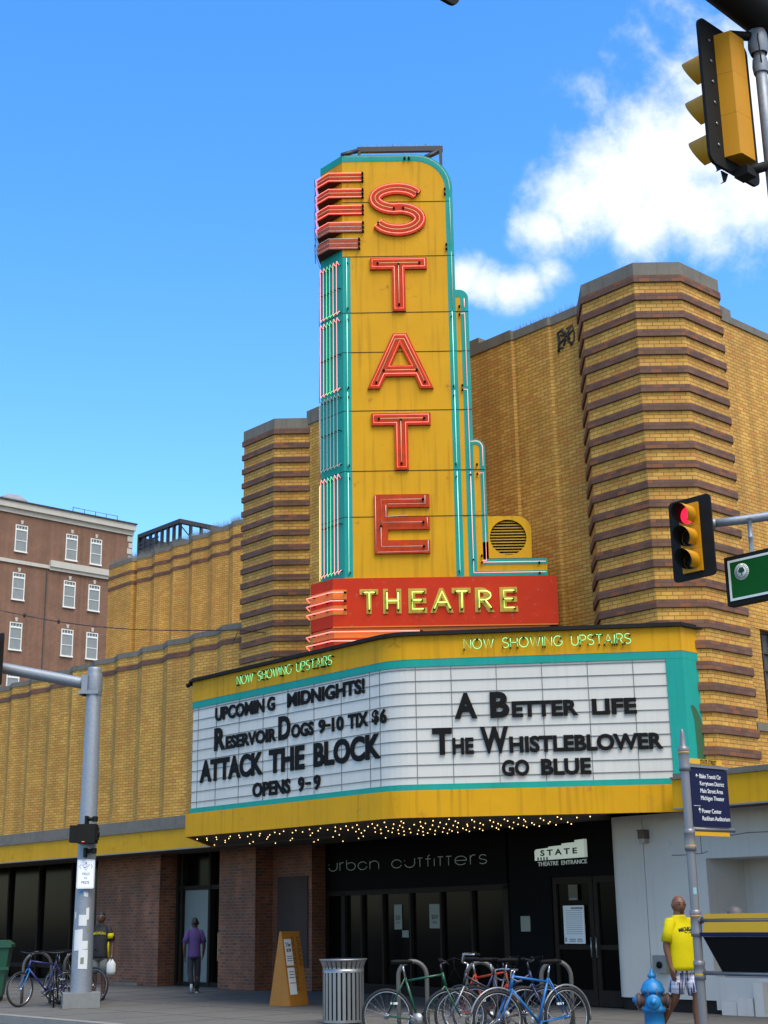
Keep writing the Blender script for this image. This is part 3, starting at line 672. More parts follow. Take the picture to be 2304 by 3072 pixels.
# green tube lettering on the top fascia
for F, x0, x1, y in ((UB, -22.0, -19.11, CW), (FR, 1.24, 4.06, 0)):
    mb = MB(F); mk = MB(F)
    for q in strokes('NOW SHOWING UPSTAIRS', x0, x1, 5.93, 6.10): 
        mb.tube([(a, y - .085, b) for a, b in q], .006, 5)
        mk.tube([(q[0][0], y - .03, q[0][1]), (q[0][0], y - .09, q[0][1])], .014, 5); mk.tube([(q[-1][0], y - .03, q[-1][1]), (q[-1][0], y - .09, q[-1][1])], .014, 5)
    o = mb.build('neon_lettering', N_GRN, MQ); mk.build('tube_supports', BLK, o)
# soffit and its bulbs
sp = [(lback[0] + .7, 18.5), NL] + corner + [rp_(4.1), (-15.9, 18.5)]
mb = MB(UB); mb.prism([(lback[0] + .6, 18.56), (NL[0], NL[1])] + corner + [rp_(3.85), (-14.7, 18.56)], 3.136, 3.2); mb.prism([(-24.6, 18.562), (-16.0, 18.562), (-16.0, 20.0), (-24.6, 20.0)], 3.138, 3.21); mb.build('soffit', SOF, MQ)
pts = []
for j in range(9):
    w_ = 16.2 + .40 * j; k = (w_ - CW) / sa * ca
    lo, hi = NL[0] - k + .18, CX + k - .1
    nn = int((hi - lo) / .35)
    for i in range(nn + 1):
        if lo + i * .35 < -20.6 and j > 1 and (i + j) % 4: continue
        pts.append((lo + (i + .5 * (j % 2)) * .35 + random.uniform(-.04, .04), w_ + random.uniform(-.05, .05)))
pts = [q for q in pts if q[0] < -15.0 and (q[1] < 18.5 or -24.3 < q[0] < -16.4) and q[1] < 19.6]
cxy = UB.inverted() @ V((0, 0, 0))
pts.sort(key=lambda q: -(UB @ V((q[0], q[1], 0))).length)
far, near = pts[:-100], pts[-100:]
def bulb_mesh(mb, F): mb.lathe([(0, -.048), (.007, -.046), (.0095, -.040), (.007, -.033), (.004, -.030), (0, -.028)], 7, F=F)
mb = MB(I4); bulb_mesh(mb, M.Translation((0, 0, 0))); 
b0 = mb.build('light_bulb', BULB); b0.parent = MQ
inv = MW[MQ].inverted()
for i, q in enumerate(near):
    o = b0 if i == 0 else b0.copy()
    if i: C.objects.link(o); o.parent = MQ
    o.matrix_local = M.Translation(inv @ (UB @ V((q[0], q[1], 3.136))))
mb = MB(I4)
for q in far: bulb_mesh(mb, M.Translation(UB @ V((q[0], q[1], 3.136))))
tag(mb.build('light_bulbs', BULB, MQ), kind='stuff')

# ================================================================ VERTICAL SIGN
VS = bthing('vertical_sign', 'tall yellow and teal blade sign spelling STATE in red neon above the marquee', 'sign', -19.3, 17.5, 6.3)
NU0, NU1, NW = -20.02, -19.335, 16.4
FV = fr(NU1, NW, 90)                       # right broad face
c45 = (math.cos(R(48)), math.sin(R(48)))
def vp(d): return (NU1 + c45[0] * d, NW + c45[1] * d)
def vl(d): return (NU0 - c45[0] * d, NW + c45[1] * d)
prof0 = [(0, 16.52), (1.46, 16.52)] + arc(1.46, 15.745, .775, 84, 0, 9) + [(2.235, 7.62)]
prof1 = [(2.2, 13.49), (2.30, 13.49)] + arc(2.30, 13.30, .18, 80, 0, 6, .19) + [(2.48, 7.64)]
prof2 = [(2.4, 10.345), (2.52, 10.345)] + arc(2.52, 10.165, .18, 80, 0, 6) + [(2.70, 7.97)]
def wing(F, sgn):
    k = MB(F)
    k.plate([(sgn * a, b) for a, b in prof0 + [(0, 7.62)]], 0, .22)
    k.plate([(sgn * a, b) for a, b in prof1 + [(2.2, 7.64)]], .004, .21)
    k.plate([(sgn * a, b) for a, b in prof2 + [(3.79, 7.97), (3.79, 7.64), (2.4, 7.64)]], .008, .20)
    return k
a = wing(FV, 1)
b = wing(fr(NU0, NW, 186 - 180), 1)
# nose and body between the wings
pl = [(NU0, NW), (NU1, NW), vp(1.4), (vp(1.4)[0] - .1, vp(1.4)[1] + .3), vl(1.4)]
k = MB(UB); k.prism([(NU0, NW + .003), (NU1, NW + .003), (vp(1.45)[0] - .18, vp(1.45)[1] + .16), (vl(1.45)[0] + .18, vl(1.45)[1] + .16)], 7.6, 16.50)
mb = MB(I4); mb.v = a.v + k.v; n_ = len(a.v); mb.f = a.f + [tuple(i + n_ for i in f) for f in k.f]; mb.sm = a.sm + k.sm; mb.mi = a.mi + k.mi
# left wing, mirrored about the nose
Fm = M(((-c45[0], -c45[1], 0, NU0), (c45[1], -c45[0], 0, NW), (0, 0, 1, 0), (0, 0, 0, 1)))
Fl = UB @ M(((-c45[0], c45[1], 0, NU0), (c45[1], c45[0], 0, NW), (0, 0, 1, 0), (0, 0, 0, 1)))
l_ = wing(Fl, 1); n_ = len(mb.v); mb.v += l_.v; mb.f += [tuple(i + n_ for i in f) for f in l_.f]; mb.sm += l_.sm; mb.mi += l_.mi
cab = mb.build('cabinet', YEL, VS)
# teal bands on the broad face, teal nose
def bands(F):
    k = MB(F)
    k.ribbon([(q[0], q[1]) for q in prof0], 0.0, .148, -.004, 0)
    k.plate([(0, 7.66), (.155, 7.66), (.155, 14.24), (0, 14.24)], -.004, 0)
    k.ribbon(prof1, 0.0, .155, -.002, .004)
    k.ribbon(prof2, 0.0, .10, .002, .008)
    k.plate([(2.70, 7.97), (3.79, 7.97), (3.79, 7.86), (2.60, 7.86), (2.60, 8.3), (2.70, 8.3)], .002, .008)
    k.plate([(2.33, 7.64), (3.79, 7.64), (3.79, 7.74), (2.48, 7.74)], .0015, .0078)
    return k
k = bands(FV); l_ = bands(Fl); n_ = len(k.v); k.v += l_.v; k.f += [tuple(i + n_ for i in f) for f in l_.f]; k.sm += l_.sm; k.mi += l_.mi
k.box(NU0 + .0, NU1 - .0, NW - .004, NW + .003, 7.62, 14.5, F=UB); k.box(NU0, NU1, NW - .004, NW + .003, 16.37, 16.52, F=UB)
k.build('teal_trim', TEAL, VS)
k = MB(FV)
for z, d in ((15.45, 2.2), (14.24, 2.23), (13.02, 2.48), (12.18, 2.48), (10.96, 2.48), (9.735, 2.69), (8.825, 2.69)): k.box(.0, d, -.006, .0, z - .006, z + .006)
for z in (13.02, 12.18, 10.96, 9.735, 8.825): k.box(NU0, NU1, NW - .006, NW, z - .006, z + .006, F=UB)
k.build('panel_seams', EDGE, VS)
# steel frame on the roof
k = MB(UB)
A0 = [vp(.25), (vp(.25)[0] - .9, vp(.25)[1] + .75), vp(2.05)]
k = MB(FV)
k.box(.31, 2.08, .22, .30, 16.74, 16.85); k.box(2.0, 2.06, .15, .21, 15.9, 16.72); k.tube([(.33, .26, 16.79), (0, .0, 16.53)], .05, 4); k.tube([(2.05, .26, 16.77), (1.66, .1, 16.48)], .055, 4); k.box(.32, .38, .22, .28, 16.4, 16.74); k.box(0, 1.46, .02, .2, 16.52, 16.535)
k.build('roof_frame', DMET, VS)
k = MB(FV)
for i in range(260):
    x = random.uniform(.4, 2.05); z = 16.85; y = random.uniform(.23, .29)
    if i % 3 == 0: x = random.uniform(.1, 1.5); z = 16.535; y = .1
    k.add([(x - .003, y, z), (x + .003, y, z), (x + random.uniform(-.05, .05), y + random.uniform(-.05, .05), z + random.uniform(.05, .12))], [(0, 1, 2)])
tag(k.build('bird_spikes', SPIKE, VS), kind='stuff')
# fins wrapping the nose
FINZ = [(15.905, 16.095), (15.54, 15.73), (15.165, 15.36), (14.775, 14.985), (14.40, 14.62)]
for i, (z0, z1) in enumerate(FINZ):
    e = .40 if i < 4 else .32
    fp = [vl(e), vl(-.25), vp(-.25), vp(e)]
    k = MB(UB); k.strip(fp, z0, z1, .03, .30)
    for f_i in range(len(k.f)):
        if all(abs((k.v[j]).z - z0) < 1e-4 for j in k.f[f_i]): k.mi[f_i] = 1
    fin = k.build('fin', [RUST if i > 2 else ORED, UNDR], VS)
    g = offp(fp, .065); inn = [((q[0]), (q[1])) for q in g]
    def ft(z): return [(x, y, z) for x, y in inn]
    k = MB(UB); m2 = MB(UB)
    if i < 3: k.tube(ft(z1 - .01), .0072, 5); k.tube(ft(z0 + .01), .0072, 5)
    elif i == 3: k.tube(ft(z1 - .01), .0072, 5); m2.tube(ft(z0 + .01), .0075, 5)
    else: m2.tube(ft(z1 - .01), .0075, 5); m2.tube(ft(z0 + .01), .0075, 5)
    if k.v: k.build('neon_tube', N_RED, fin)
    m2.tube(ft((z0 + z1) / 2), .006, 5); m2.build('neon_tube', N_WARM if i < 3 else N_OFF, fin)
    k = MB(UB)
    for z in (z0 + .01, (z0 + z1) / 2, z1 - .01): k.tube([(vp(e + .02)[0], vp(e + .02)[1], z), (inn[-1][0] + .02, inn[-1][1], z)], .022, 6)
    k.tube([(inn[1][0] - .03, inn[1][1] + .02, z0 - .16), (inn[1][0] - .05, inn[1][1] + .02, z1 + .05)], .009, 4); k.build('tube_supports', BLK, fin)
# vertical tubes on the nose in four tiers
cols = [N_PINK, N_PINK, N_GRN, N_GRN, N_PINK, N_PINK]
us = [-19.93, -19.835, -19.735, -19.635, -19.53, -19.425]
for ti, (z0, z1) in enumerate(((13.0, 14.14), (11.38, 12.92), (9.83, 11.32), (7.73, 9.68))):
    for c_i in range(3):
        mt = (N_PINK, N_GRN, N_PINK)[c_i] if ti != 2 else N_OFF
        k = MB(UB); kk = MB(UB)
        for u in us[c_i * 2:c_i * 2 + 2]:
            y = NW - .09
            k.tube([(u + .035, y + .05, z0 + .07), (u + .035, y, z0 + .03), (u + .015, y, z0 - .01), (u, y, z0 + .03), (u, y, z1 - .03), (u + .015, y, z1 + .01), (u + .035, y, z1 - .03), (u + .035, y + .05, z1 - .07)], .0062, 5)
            for z in (z0 + .06, z1 - .06, (z0 + z1) / 2): kk.tube([(u + .03, y + .09, z), (u + .005, y + .01, z)], .011, 5)
        o = k.build('neon_tube', mt, VS); kk.build('tube_supports', BLK, o)
k = MB(UB)
for z0, z1, in ((7.73, 9.62),): k.tube([(NU0 - .09, NW + .03, z0), (NU0 - .09, NW + .03, z1), (NU0 - .06, NW + .05, z1 + .03)], .0095, 5)
k.build('neon_tube', N_LIME, VS)
k = MB(UB)
for z0, z1 in ((9.75, 11.3), (11.36, 12.9), (13.0, 14.1)): k.tube([(NU0 - .09, NW + .03, z0), (NU0 - .09, NW + .03, z1)], .008, 5)
k.build('neon_tube', N_OFF, VS)
# border tubes
k = MB(FV); kk = MB(FV)
for z0, z1 in ((13.1, 14.19), (11.42, 12.97), (9.83, 11.34), (7.72, 9.69)):
    k.tube([(.08, -.05, z0), (.08, -.05, z1)], .0062, 5)
    for z in (z0 + .02, z1 - .1): kk.tube([(.10, 0, z), (.085, -.055, z)], .018, 6)
for z0, z1 in ((11.42, 13.0), (9.83, 11.34), (7.72, 9.69)):
    k.tube([(2.155, -.05, z0), (2.155, -.05, z1)], .0062, 5)
    for z in (z0 + .02, z1 - .1): kk.tube([(2.14, 0, z), (2.15, -.055, z)], .018, 6)
k.build('border_tube', N_MINT, VS)
top = offp(prof0, .06)
k = MB(FV); k.tube([(a, -.05, b) for a, b in top[:-1]] + [(2.175, -.05, 15.62)], .006, 5); k.tube([(2.175, -.05, 15.5), (2.175, -.05, 14.45)], .006, 5); k.tube([(2.175, -.05, 14.3), (2.175, -.05, 13.08)], .006, 5)
k.build('border_tube', N_OFF, VS)
for z in (15.71, 15.60, 14.47, 14.37): kk.tube([(2.08, -.01, z), (2.08, -.06, z)], .022, 6)
for d in (1.28, 1.37): kk.tube([(d, -.01, 16.42), (d, -.06, 16.42)], .026, 6)
pk = MB(FV); pk.tube([(2.40, -.04, 13.28), (2.40, -.04, 13.1)], .006, 5); pk.build('border_tube', N_PINK, VS)
pk = MB(FV); pk.tube([(2.30, -.04, 12.95), (2.40, -.04, 12.97), (2.405, -.04, 11.43)], .0062, 5); pk.build('border_tube', N_PINK, VS)
pk = MB(FV); pk.tube([(2.30, -.04, 11.36), (2.405, -.04, 11.36), (2.41, -.04, 9.75)], .0062, 5); pk.build('border_tube', N_PINK, VS); pk = MB(FV); pk.tube([(2.41, -.04, 9.68), (2.41, -.04, 7.70), (3.76, -.04, 7.70)], .0062, 5); pk.build('border_tube', N_PINK, VS)
pk = MB(FV); pk.tube([(2.43, -.04, 10.29)] + [(a, -.04, b) for a, b in offp(prof2, .045)[2:-1]] + [(2.655, -.04, 9.80)], .0062, 5); pk.build('border_tube', N_PINK, VS)
pk = MB(FV); pk.tube([(2.54, -.04, 9.64), (2.655, -.04, 9.66), (2.655, -.04, 7.93), (2.58, -.04, 7.93)], .0062, 5); pk.build('border_tube', N_PINK, VS); pk = MB(FV); pk.tube([(2.57, -.04, 7.90), (3.76, -.04, 7.90)], .0062, 5); pk.build('border_tube', N_PINK, VS)
for a, b in ((2.30, 13.12), (2.30, 12.95), (2.31, 11.45), (2.31, 11.36), (2.54, 9.83), (2.54, 9.64), (2.57, 8.03), (2.57, 7.90), (2.41, 7.95), (2.41, 9.62), (3.64, 7.88), (3.64, 7.68)): kk.tube([(a, 0, b), (a, -.05, b)], .020, 6)
kk.build('tube_supports', BLK, VS)
# the five big letters
def ins(poly, d):
    """inset a closed polygon (x,z)"""
    ar = sum(poly[i - 1][0] * poly[i][1] - poly[i][0] * poly[i - 1][1] for i in range(len(poly)))
    return offp(poly, -d if ar > 0 else d, True)
def loop(k, poly, y=-.085, r=.008): k.tube([(a, y, b) for a, b in poly], r, 5, closed=True)
def line(k, pts, y=-.085, r=.0062): k.tube([(a, y, b) for a, b in pts], r, 5)
def Tl(x0, x1, z0, z1, sw=.25):
    c = (x0 + x1) / 2 ; s_ = .13
    return [(x0, z1), (x1, z1), (x1, z1 - sw), (c + s_, z1 - sw), (c + s_, z0), (c - s_, z0), (c - s_, z1 - sw), (x0, z1 - sw)]
def letter(polys, reds, creams, dead=False):
    k = MB(FV)
    for q in polys: k.plate(q, -.05, -.0005)
    o = k.build('letter', ORED, VS)
    k = MB(FV)
    for q, cl_ in reds:
        k.tube([(a, -.085, b) for a, b in q], .006 if dead else .0062, 5, closed=cl_)
    k.build('neon_tube', N_OFF if dead else N_RED, o)
    k = MB(FV); kk = MB(FV)
    for q in creams:
        line(k, q)
        for e in (q[0], q[-1]): kk.tube([(e[0], -.05, e[1]), (e[0], -.095, e[1])], .024, 6)
    k.build('neon_tube', N_OFF if dead else N_WARM, o); kk.build('tube_supports', BLK, o)
cl = arc(1.105, 15.50, .44, 22, 262, 20, .23) + arc(1.125, 15.04, .435, 88, -158, 20, .245)
Sp = offp(cl, -.125) + offp(cl, .125)[::-1]
Sr = offp(cl, -.085) + offp(cl, .085)[::-1]
letter([Sp], [(Sr, True)], [cl[:21], cl[22:]])
T1 = Tl(.545, 1.68, 13.03, 14.185); letter([T1], [(ins(T1, .045), True)], [[(.70, 14.06), (1.53, 14.06)], [(1.1125, 14.03), (1.1125, 13.16)]])
Ao = [(.466, 11.40), (.712, 11.40), (.821, 11.65), (1.396, 11.65), (1.496, 11.39), (1.749, 11.39), (1.249, 12.55), (.977, 12.55)]
Ai = [(.93, 11.877), (1.307, 11.877), (1.11, 12.308)]
letter([[Ao[0], Ao[1], Ao[2], Ao[3], (1.307, 11.877), Ai[0], (1.11, 12.308), (1.113, 12.55), Ao[7]], [Ao[3], Ao[4], Ao[5], Ao[6], (1.113, 12.55), (1.11, 12.308), (1.307, 11.877)]],
       [(ins(Ao, .045), True), (ins(Ai, -.03), True)], [[(.64, 11.52), (1.02, 12.42), (1.19, 12.42), (1.58, 11.52)], [(.79, 11.77), (1.43, 11.77)]])
T2 = Tl(.533, 1.678, 9.74, 10.89); letter([T2], [(ins(T2, .045), True)], [[(.68, 10.77), (1.55, 10.77)], [(1.10, 10.74), (1.10, 9.86)]])
E1 = [(.565, 9.25), (1.615, 9.25), (1.615, 8.99), (.825, 8.99), (.825, 8.80), (1.61, 8.80), (1.61, 8.557), (.82, 8.557), (.82, 8.35), (1.61, 8.35), (1.608, 8.09), (.562, 8.09)]
letter([E1], [([(.59, 9.22), (.59, 8.12)], False), ([(1.53, 9.22), (1.53, 9.05), (.82, 9.05)], False), ([(.785, 9.03), (.785, 8.80), (1.2, 8.82)], False), ([(1.56, 8.78), (1.57, 8.6)], False), ([(1.57, 8.33), (1.57, 8.12), (.62, 8.11)], False)],
       [[(1.49, 9.14), (.70, 9.14), (.70, 8.69), (1.49, 8.69)], [(.69, 8.62), (.69, 8.22), (1.49, 8.22)]], dead=True)
# round louvre housing
k = MB(FV)
hp = [(2.705, 7.98), (3.51, 7.98), (3.52, 8.5)] + arc(3.25, 8.53, .27, 0, 90, 6) + [(2.705, 8.80)]
ci = arc(3.08, 8.385, .345, 180, -180, 36)
k.plate(hp[:3] + hp[3:] + [(2.705, 8.386)] + ci + [(2.705, 8.384)], .0, .32)
lou = k.build('louvre_housing', YEL, VS)
k = MB(FV); k.lathe([(.345, .0), (.345, .14), (0, .14)], 36, (3.08, .0, 8.385), 'y'); k.build('louvre_back', DMET, lou)
k = MB(FV)
for i in range(12):
    z = 8.385 - .31 + i * .056; hw = math.sqrt(max(.001, .34 ** 2 - (z - 8.385) ** 2))
    k.add([(3.08 - hw, .02, z - .010), (3.08 + hw, .02, z - .010), (3.08 + hw, .06, z + .024), (3.08 - hw, .06, z + .024), (3.08 - hw, .02, z - .016), (3.08 + hw, .02, z - .016)], [(0, 1, 2, 3), (0, 4, 5, 1)])
k.build('louvre_slats', LOUV, lou)
# red box with the word THEATRE
BW = 16.2; BU0, BU1 = -20.1, -19.447
FB_ = fr(BU1, BW, 90)
def bp(d): return (BU1 + c45[0] * d, BW + c45[1] * d)
def bl_(d): return (BU0 - c45[0] * d, BW + c45[1] * d)
k = MB(UB); k.prism([bl_(4.17), (BU0, BW), (BU1, BW), bp(4.17), (bp(4.17)[0] - .2, bp(4.17)[1] + .2), (bl_(4.17)[0] + .2, bl_(4.17)[1] + .2)], 6.705, 7.625)
box_ = k.build('name_box', RED, VS)
k = MB(UB); k.strip([bl_(4), (BU0, BW), (BU1, BW), bp(4.0)], 6.15, 6.70, -.04, .3)
k.build('base_band', ORAN, box_)
k = MB(UB); k.strip([bl_(2), (BU0, BW), (BU1, BW), bp(2.0)], 6.36, 6.505, -.03, .05); k.build('red_stripe', ORED, box_)
k = MB(FB_)
for z0, z1 in ((7.23, 7.41), (6.935, 7.11)): k.box(0, .255, -.004, 0, z0, z1)
for z0, z1 in ((7.23, 7.41), (6.935, 7.11)): k.box(BU0, BU1 + .0, BW - .004, BW, z0, z1, F=UB)
k.box(0, 4.16, -.003, 0, 6.69, 6.71); k.build('orange_stripes', ORAN, box_)
k = MB(FB_)
RUNS = [('T', .496, .842), ('H', .93, 1.271), ('E', 1.40, 1.745), ('A', 1.80, 2.235), ('T', 2.206, 2.559), ('R', 2.635, 2.995), ('E', 3.095, 3.43)]
for s, a, b in RUNS: txt(k, s, a, b, 6.94, 7.41, -.0005, .012, .04)
k.build('lettering', mat('dull_yellow', (.50, .30, .02), .55, var=.2, scale=8), box_)
k = MB(FB_); kk = MB(FB_)
for s, a, b in RUNS:
    for q in strokes(s, a + .075, b - .06, 7.01, 7.335, 0):
        k.tube([(x, -.06, z) for x, z in q], .012, 5)
        for e in (q[0], q[-1]): kk.tube([(e[0], 0, e[1]), (e[0], -.065, e[1])], .022, 6)
o = k.build('neon_tube', N_LIME, box_); kk.build('tube_supports', BLK, o)
k = MB(UB); kk = MB(UB)
for z, e, lit in ((7.345, .2, 1), (7.185, .2, 1), (7.02, .2, 1), (6.60, 1.6, 1), (6.43, .9, 1)):
    pth = offp([(BU0 - .02, BW), (BU1, BW), bp(e)], .07)
    k.tube([(pth[0][0], pth[0][1] + .06, z - .07), (pth[0][0] - .03, pth[0][1], z)] + [(x, y, z) for x, y in pth], .0105, 5)
    for t_ in (.2, .75): kk.tube([(pth[0][0] * (1 - t_) + pth[1][0] * t_, pth[0][1] + .07, z), (pth[0][0] * (1 - t_) + pth[1][0] * t_, pth[0][1], z)], .016, 5)
    kk.tube([(pth[-1][0], pth[-1][1] + .06, z), (pth[-1][0], pth[-1][1], z)], .02, 5)
k.build('neon_tube', N_RED, box_); kk.build('tube_supports', BLK, box_)

# ================================================================ APARTMENT HOUSE
FA = frw((-16.493, 88.0, 0), 48)
AP = thing('apartment_building', 'red brick apartment block with white framed windows and pale stone cornice behind the theatre', 'building', (-16.5, 88, 0), R(42))
mb = MB(FA); mb.box(-40, -5.98, 0, 25, 0, 25.9); mb.box(-5.98, 0, 0.06, 25, 0, 25.9); mb.box(-5.98, 0, 0, .06, 22.6, 25.9); mb.box(-5.96, 0, .02, .06, 0, 22.58); mb.build('brick_wall', APTB, AP)
mb = MB(FA); mb.box(-40, .10, -.28, 25, 26.05, 26.44); mb.box(-40, .04, -.10, 25, 25.75, 26.05); co_ = mb.build('cornice', LIME, AP)
mb = MB(FA); mb.box(-40, .14, -.36, 25, 26.442, 26.53); mb.build('roof_edge', DMET, co_)
mb = MB(FA); mb.box(-40, -5.9, -.10, 0, 22.62, 22.84); mb.box(-5.9, .05, -.22, 0, 22.76, 23.16); mb.box(-5.9, .05, -.12, 0, 22.56, 22.76); mb.build('string_course', LIME, AP)
mb = MB(FA)
for i in range(6): mb.box(-.38 + (.1 if i % 2 else 0), .03, -.03, .4, 25.75 - .42 * (i + 1), 25.75 - .42 * i - (.06 if i % 2 == 0 else .1))
mb.build('quoins', LIME, AP)
FLOORS = [23.40, 20.38, 17.3, 14.26, 11.2]
fi = 0
for d in (-19.6, -16.1, -11.8, -8.31, -4.83, -3.08):
    for zi, z in enumerate(FLOORS):
        W_, H_ = .82, 1.68
        x0, x1, z0, z1 = d, d + W_, z, z + H_
        dk = (fi * 7 + zi * 3) % 5 in (1, 3)
        mb = MB(FA)
        mb.box(x0, x0 + .055, -.05, .04, z0, z1); mb.box(x1 - .055, x1, -.05, .04, z0, z1); mb.box(x0 + .055, x1 - .055, -.05, .04, z1 - .05, z1); mb.box(x0 - .03, x1 + .03, -.09, .04, z0 - .05, z0 + .04)
        mb.box(x0 + .055, x1 - .055, -.045, .03, z1 - .34, z1 - .24); mb.box(x0 + .055, x1 - .055, -.04, .02, z0 + .68, z0 + .72)
        for q in (.25, .5, .75): mb.box(x0 + W_ * q - .012, x0 + W_ * q + .012, -.04, .02, z1 - .24, z1 - .05)
        wn = mb.build('window', WINF, AP)
        mb = MB(FA); mb.box(x0 + .05, x1 - .05, -.012, -.004, z0, z1); mb.build('pane', WGLD if dk else WGLS, wn)
        if not dk:
            mb = MB(FA)
            for q in range(9): xx = x0 + .09 + q * .075; mb.box(xx, xx + .045, -.018, -.013, z0 + .05, z1 - .35)
            mb.build('curtain', mat('net_curtain_%d' % 0, (.30, .33, .33), .8) if 'net_curtain_0' not in MATS else MATS['net_curtain_0'], wn)
        mb = MB(FA); c = (x0 + x1) / 2; mb.plate([(c - .06, z1 + .07), (c + .06, z1 + .07), (c + .10, z1 + .31), (c - .10, z1 + .31)], -.06, 0); mb.build('keystone', LIME, wn)
        fi += 1
mb = MB(FA); mb.tube([(-6.02, -.05, 0), (-6.02, -.05, 22.5)], .04, 5); mb.build('drainpipe', DMET, AP)
t_ = thing('roof_vent', 'grey hooded metal vent on the flat roof of the red brick block', 'vent', FA @ V((-8.1, 1.2, 26.53)))
mb = MB(FA); mb.box(-8.7, -7.7, .8, 1.6, 26.5, 26.75); mb.build('base', DMET, t_)
mb = MB(FA); mb.prism([(-9.05, .5), (-7.35, .5), (-7.35, 1.9), (-9.05, 1.9)], 26.76, 26.9); mb.add([(-9.05, .5, 26.9), (-7.35, .5, 26.9), (-7.35, 1.9, 26.9), (-9.05, 1.9, 26.9), (-8.5, .8, 27.24), (-7.75, .8, 27.24), (-7.75, 1.6, 27.24), (-8.5, 1.6, 27.24)], [(0, 1, 5, 4), (1, 2, 6, 5), (2, 3, 7, 6), (3, 0, 4, 7), (4, 5, 6, 7)]); mb.build('hood', mat('vent_metal', (.32, .32, .33), .5, metal=.4), t_)
t_ = thing('roof_railing', 'thin dark pipe railing along the roof edge of the red brick block', 'railing', FA @ V((-2.7, .3, 26.53)))
mb = MB(FA); mb.tube([(-4.32, .2, 26.5), (-4.32, .2, 26.95), (-1.07, .2, 26.95), (-1.07, .2, 26.5)], .03, 5)
mb.build('top_rail', DMET, t_)
for x in (-3.5, -2.68, -1.9): mb = MB(FA); mb.tube([(x, .2, 26.5), (x, .2, 26.94)], .024, 5); mb.build('post', DMET, t_)
# roof screen on the theatre
RS = bthing('roof_screen', 'dark steel louvred equipment screen on the theatre roof behind the pleated wall', 'screen', -42, 28.5, 14)
scr = [(-45.4, 28), (-42.54, 28), (-42.54, 29.9), (-41.35, 29.9), (-41.35, 33.6)]
FSC = 1
mb = MB(UB)
for (a, b) in zip(scr[:-1], scr[1:]):
    L_ = math.dist(a, b); n_ = max(2, int(L_ / .40))
    for i in range(n_ + 1):
        x = a[0] + (b[0] - a[0]) * i / n_; y = a[1] + (b[1] - a[1]) * i / n_
        mb.box(x - .05, x + .05, y - .05, y + .05, 13.4, 15.9)
mb.build('posts', DMET, RS)
mb = MB(UB); mb.strip(scr, 15.86, 16.02, .08, .16); mb.strip(scr, 15.2, 15.28, .02, .06); mb.strip(scr, 14.55, 14.62, .02, .06)
for i in range(11): mb.strip([(-45.4, 28), (-44.0, 28)], 14.0 + i * .16, 14.09 + i * .16, .03, .03)
for i in range(6): mb.strip([(-44.0, 28), (-42.6, 28)], 14.0 + i * .16, 14.09 + i * .16, .03, .03)
for (a, b) in zip(scr[:-1], scr[1:]): mb.tube([(a[0], a[1], 15.8), (b[0], b[1], 14.2)], .03, 4)
mb.build('rails', DMET, RS)
mb = MB(UB); mb.box(-45.35, -45.3, 28.05, 32, 13.4, 15.9); mb.box(-45.3, -43.6, 29.5, 29.55, 13.4, 15.5); mb.build('rear_panel', DMET, RS)
# span wire
t_ = bthing('span_wire', 'thin black cable with small clamps running from the left to the brown banded brick tower', 'cable', -26.6, 19.3, 8.1)
mb = MB(UB); P0, P1 = V((-39.2, 19.0, 10.83)), V((-26.45, 19.12, 8.13))
pp = [P0.lerp(P1, i / 16) + V((0, 0, -.25 * math.sin(math.pi * i / 16))) for i in range(17)]; pp = [P0 + (P0 - P1) * .3] + pp
mb.tube(pp, .012, 4); mb.tube([P1, P1 + V((-.5, .2, -.22))], .008, 4); mb.tube([P1, P1 + V((1.0, .06, -.22))], .010, 4); mb.build('wire', WIRE, t_)
for t in (.17, .33): q = P0.lerp(P1, t) + V((0, 0, -.25 * math.sin(math.pi * t))); mb = MB(UB); mb.lathe([(.03, -.06), (.045, 0), (.03, .06)], 8, q); mb.build('clamp', WIRE, t_)

# ================================================================ STREET FURNITURE
LP = V((-5.88, 27.85, 0))
t_ = thing('signal_pole', 'thick grey galvanised signal pole with a mast arm, plastered with stickers low down', 'signal pole', LP)
FP = frw(LP, 90)
mb = MB(FP); mb.lathe([(.205, .25), (.20, .6), (.138, 6.42), (.125, 6.47), (0, 6.48)], 28); mb.build('pole', GALV, t_)
mb = MB(frw(LP, 75)); mb.prism([(-.34, -.34), (.34, -.34), (.34, .34), (-.34, .34)], 0, .27); mb.build('base', mat('base_concrete', (.20, .21, .21), .85, var=.2, scale=6, bump=.3), t_)
mb = MB(FP); mb.tube([(-.05, 0, 6.12), (-.4, -.02, 6.19), (-1.8, -.08, 6.47), (-3.6, -.15, 6.78), (-7.0, -.3, 7.3)], [.115, .115, .112, .10, .08], 18)
arm = mb.build('mast_arm', GALV, t_)
mb = MB(FP); mb.box(-.28, .12, -.16, .16, 5.92, 5.99); mb.box(-.22, -.1, -.17, .17, 5.92, 6.30); mb.lathe([(.15, 5.9), (.165, 6.0), (.165, 6.28), (.15, 6.34)], 20); mb.build('arm_clamp', GALV, t_)
def arcpatch(mb, r, a0, a1, z0, z1, n=6, skew=0): 
    vs = [((r) * math.sin(R(a0 + (a1 - a0) * i / n)), -(r) * math.cos(R(a0 + (a1 - a0) * i / n)), z + skew * i / n) for z in (z0, z1) for i in range(n + 1)]
    mb.add(vs, [(i, i + 1, n + 2 + i, n + 1 + i) for i in range(n)])
def prad(z): return .20 - (z - .6) * .062 / 5.82 + .004
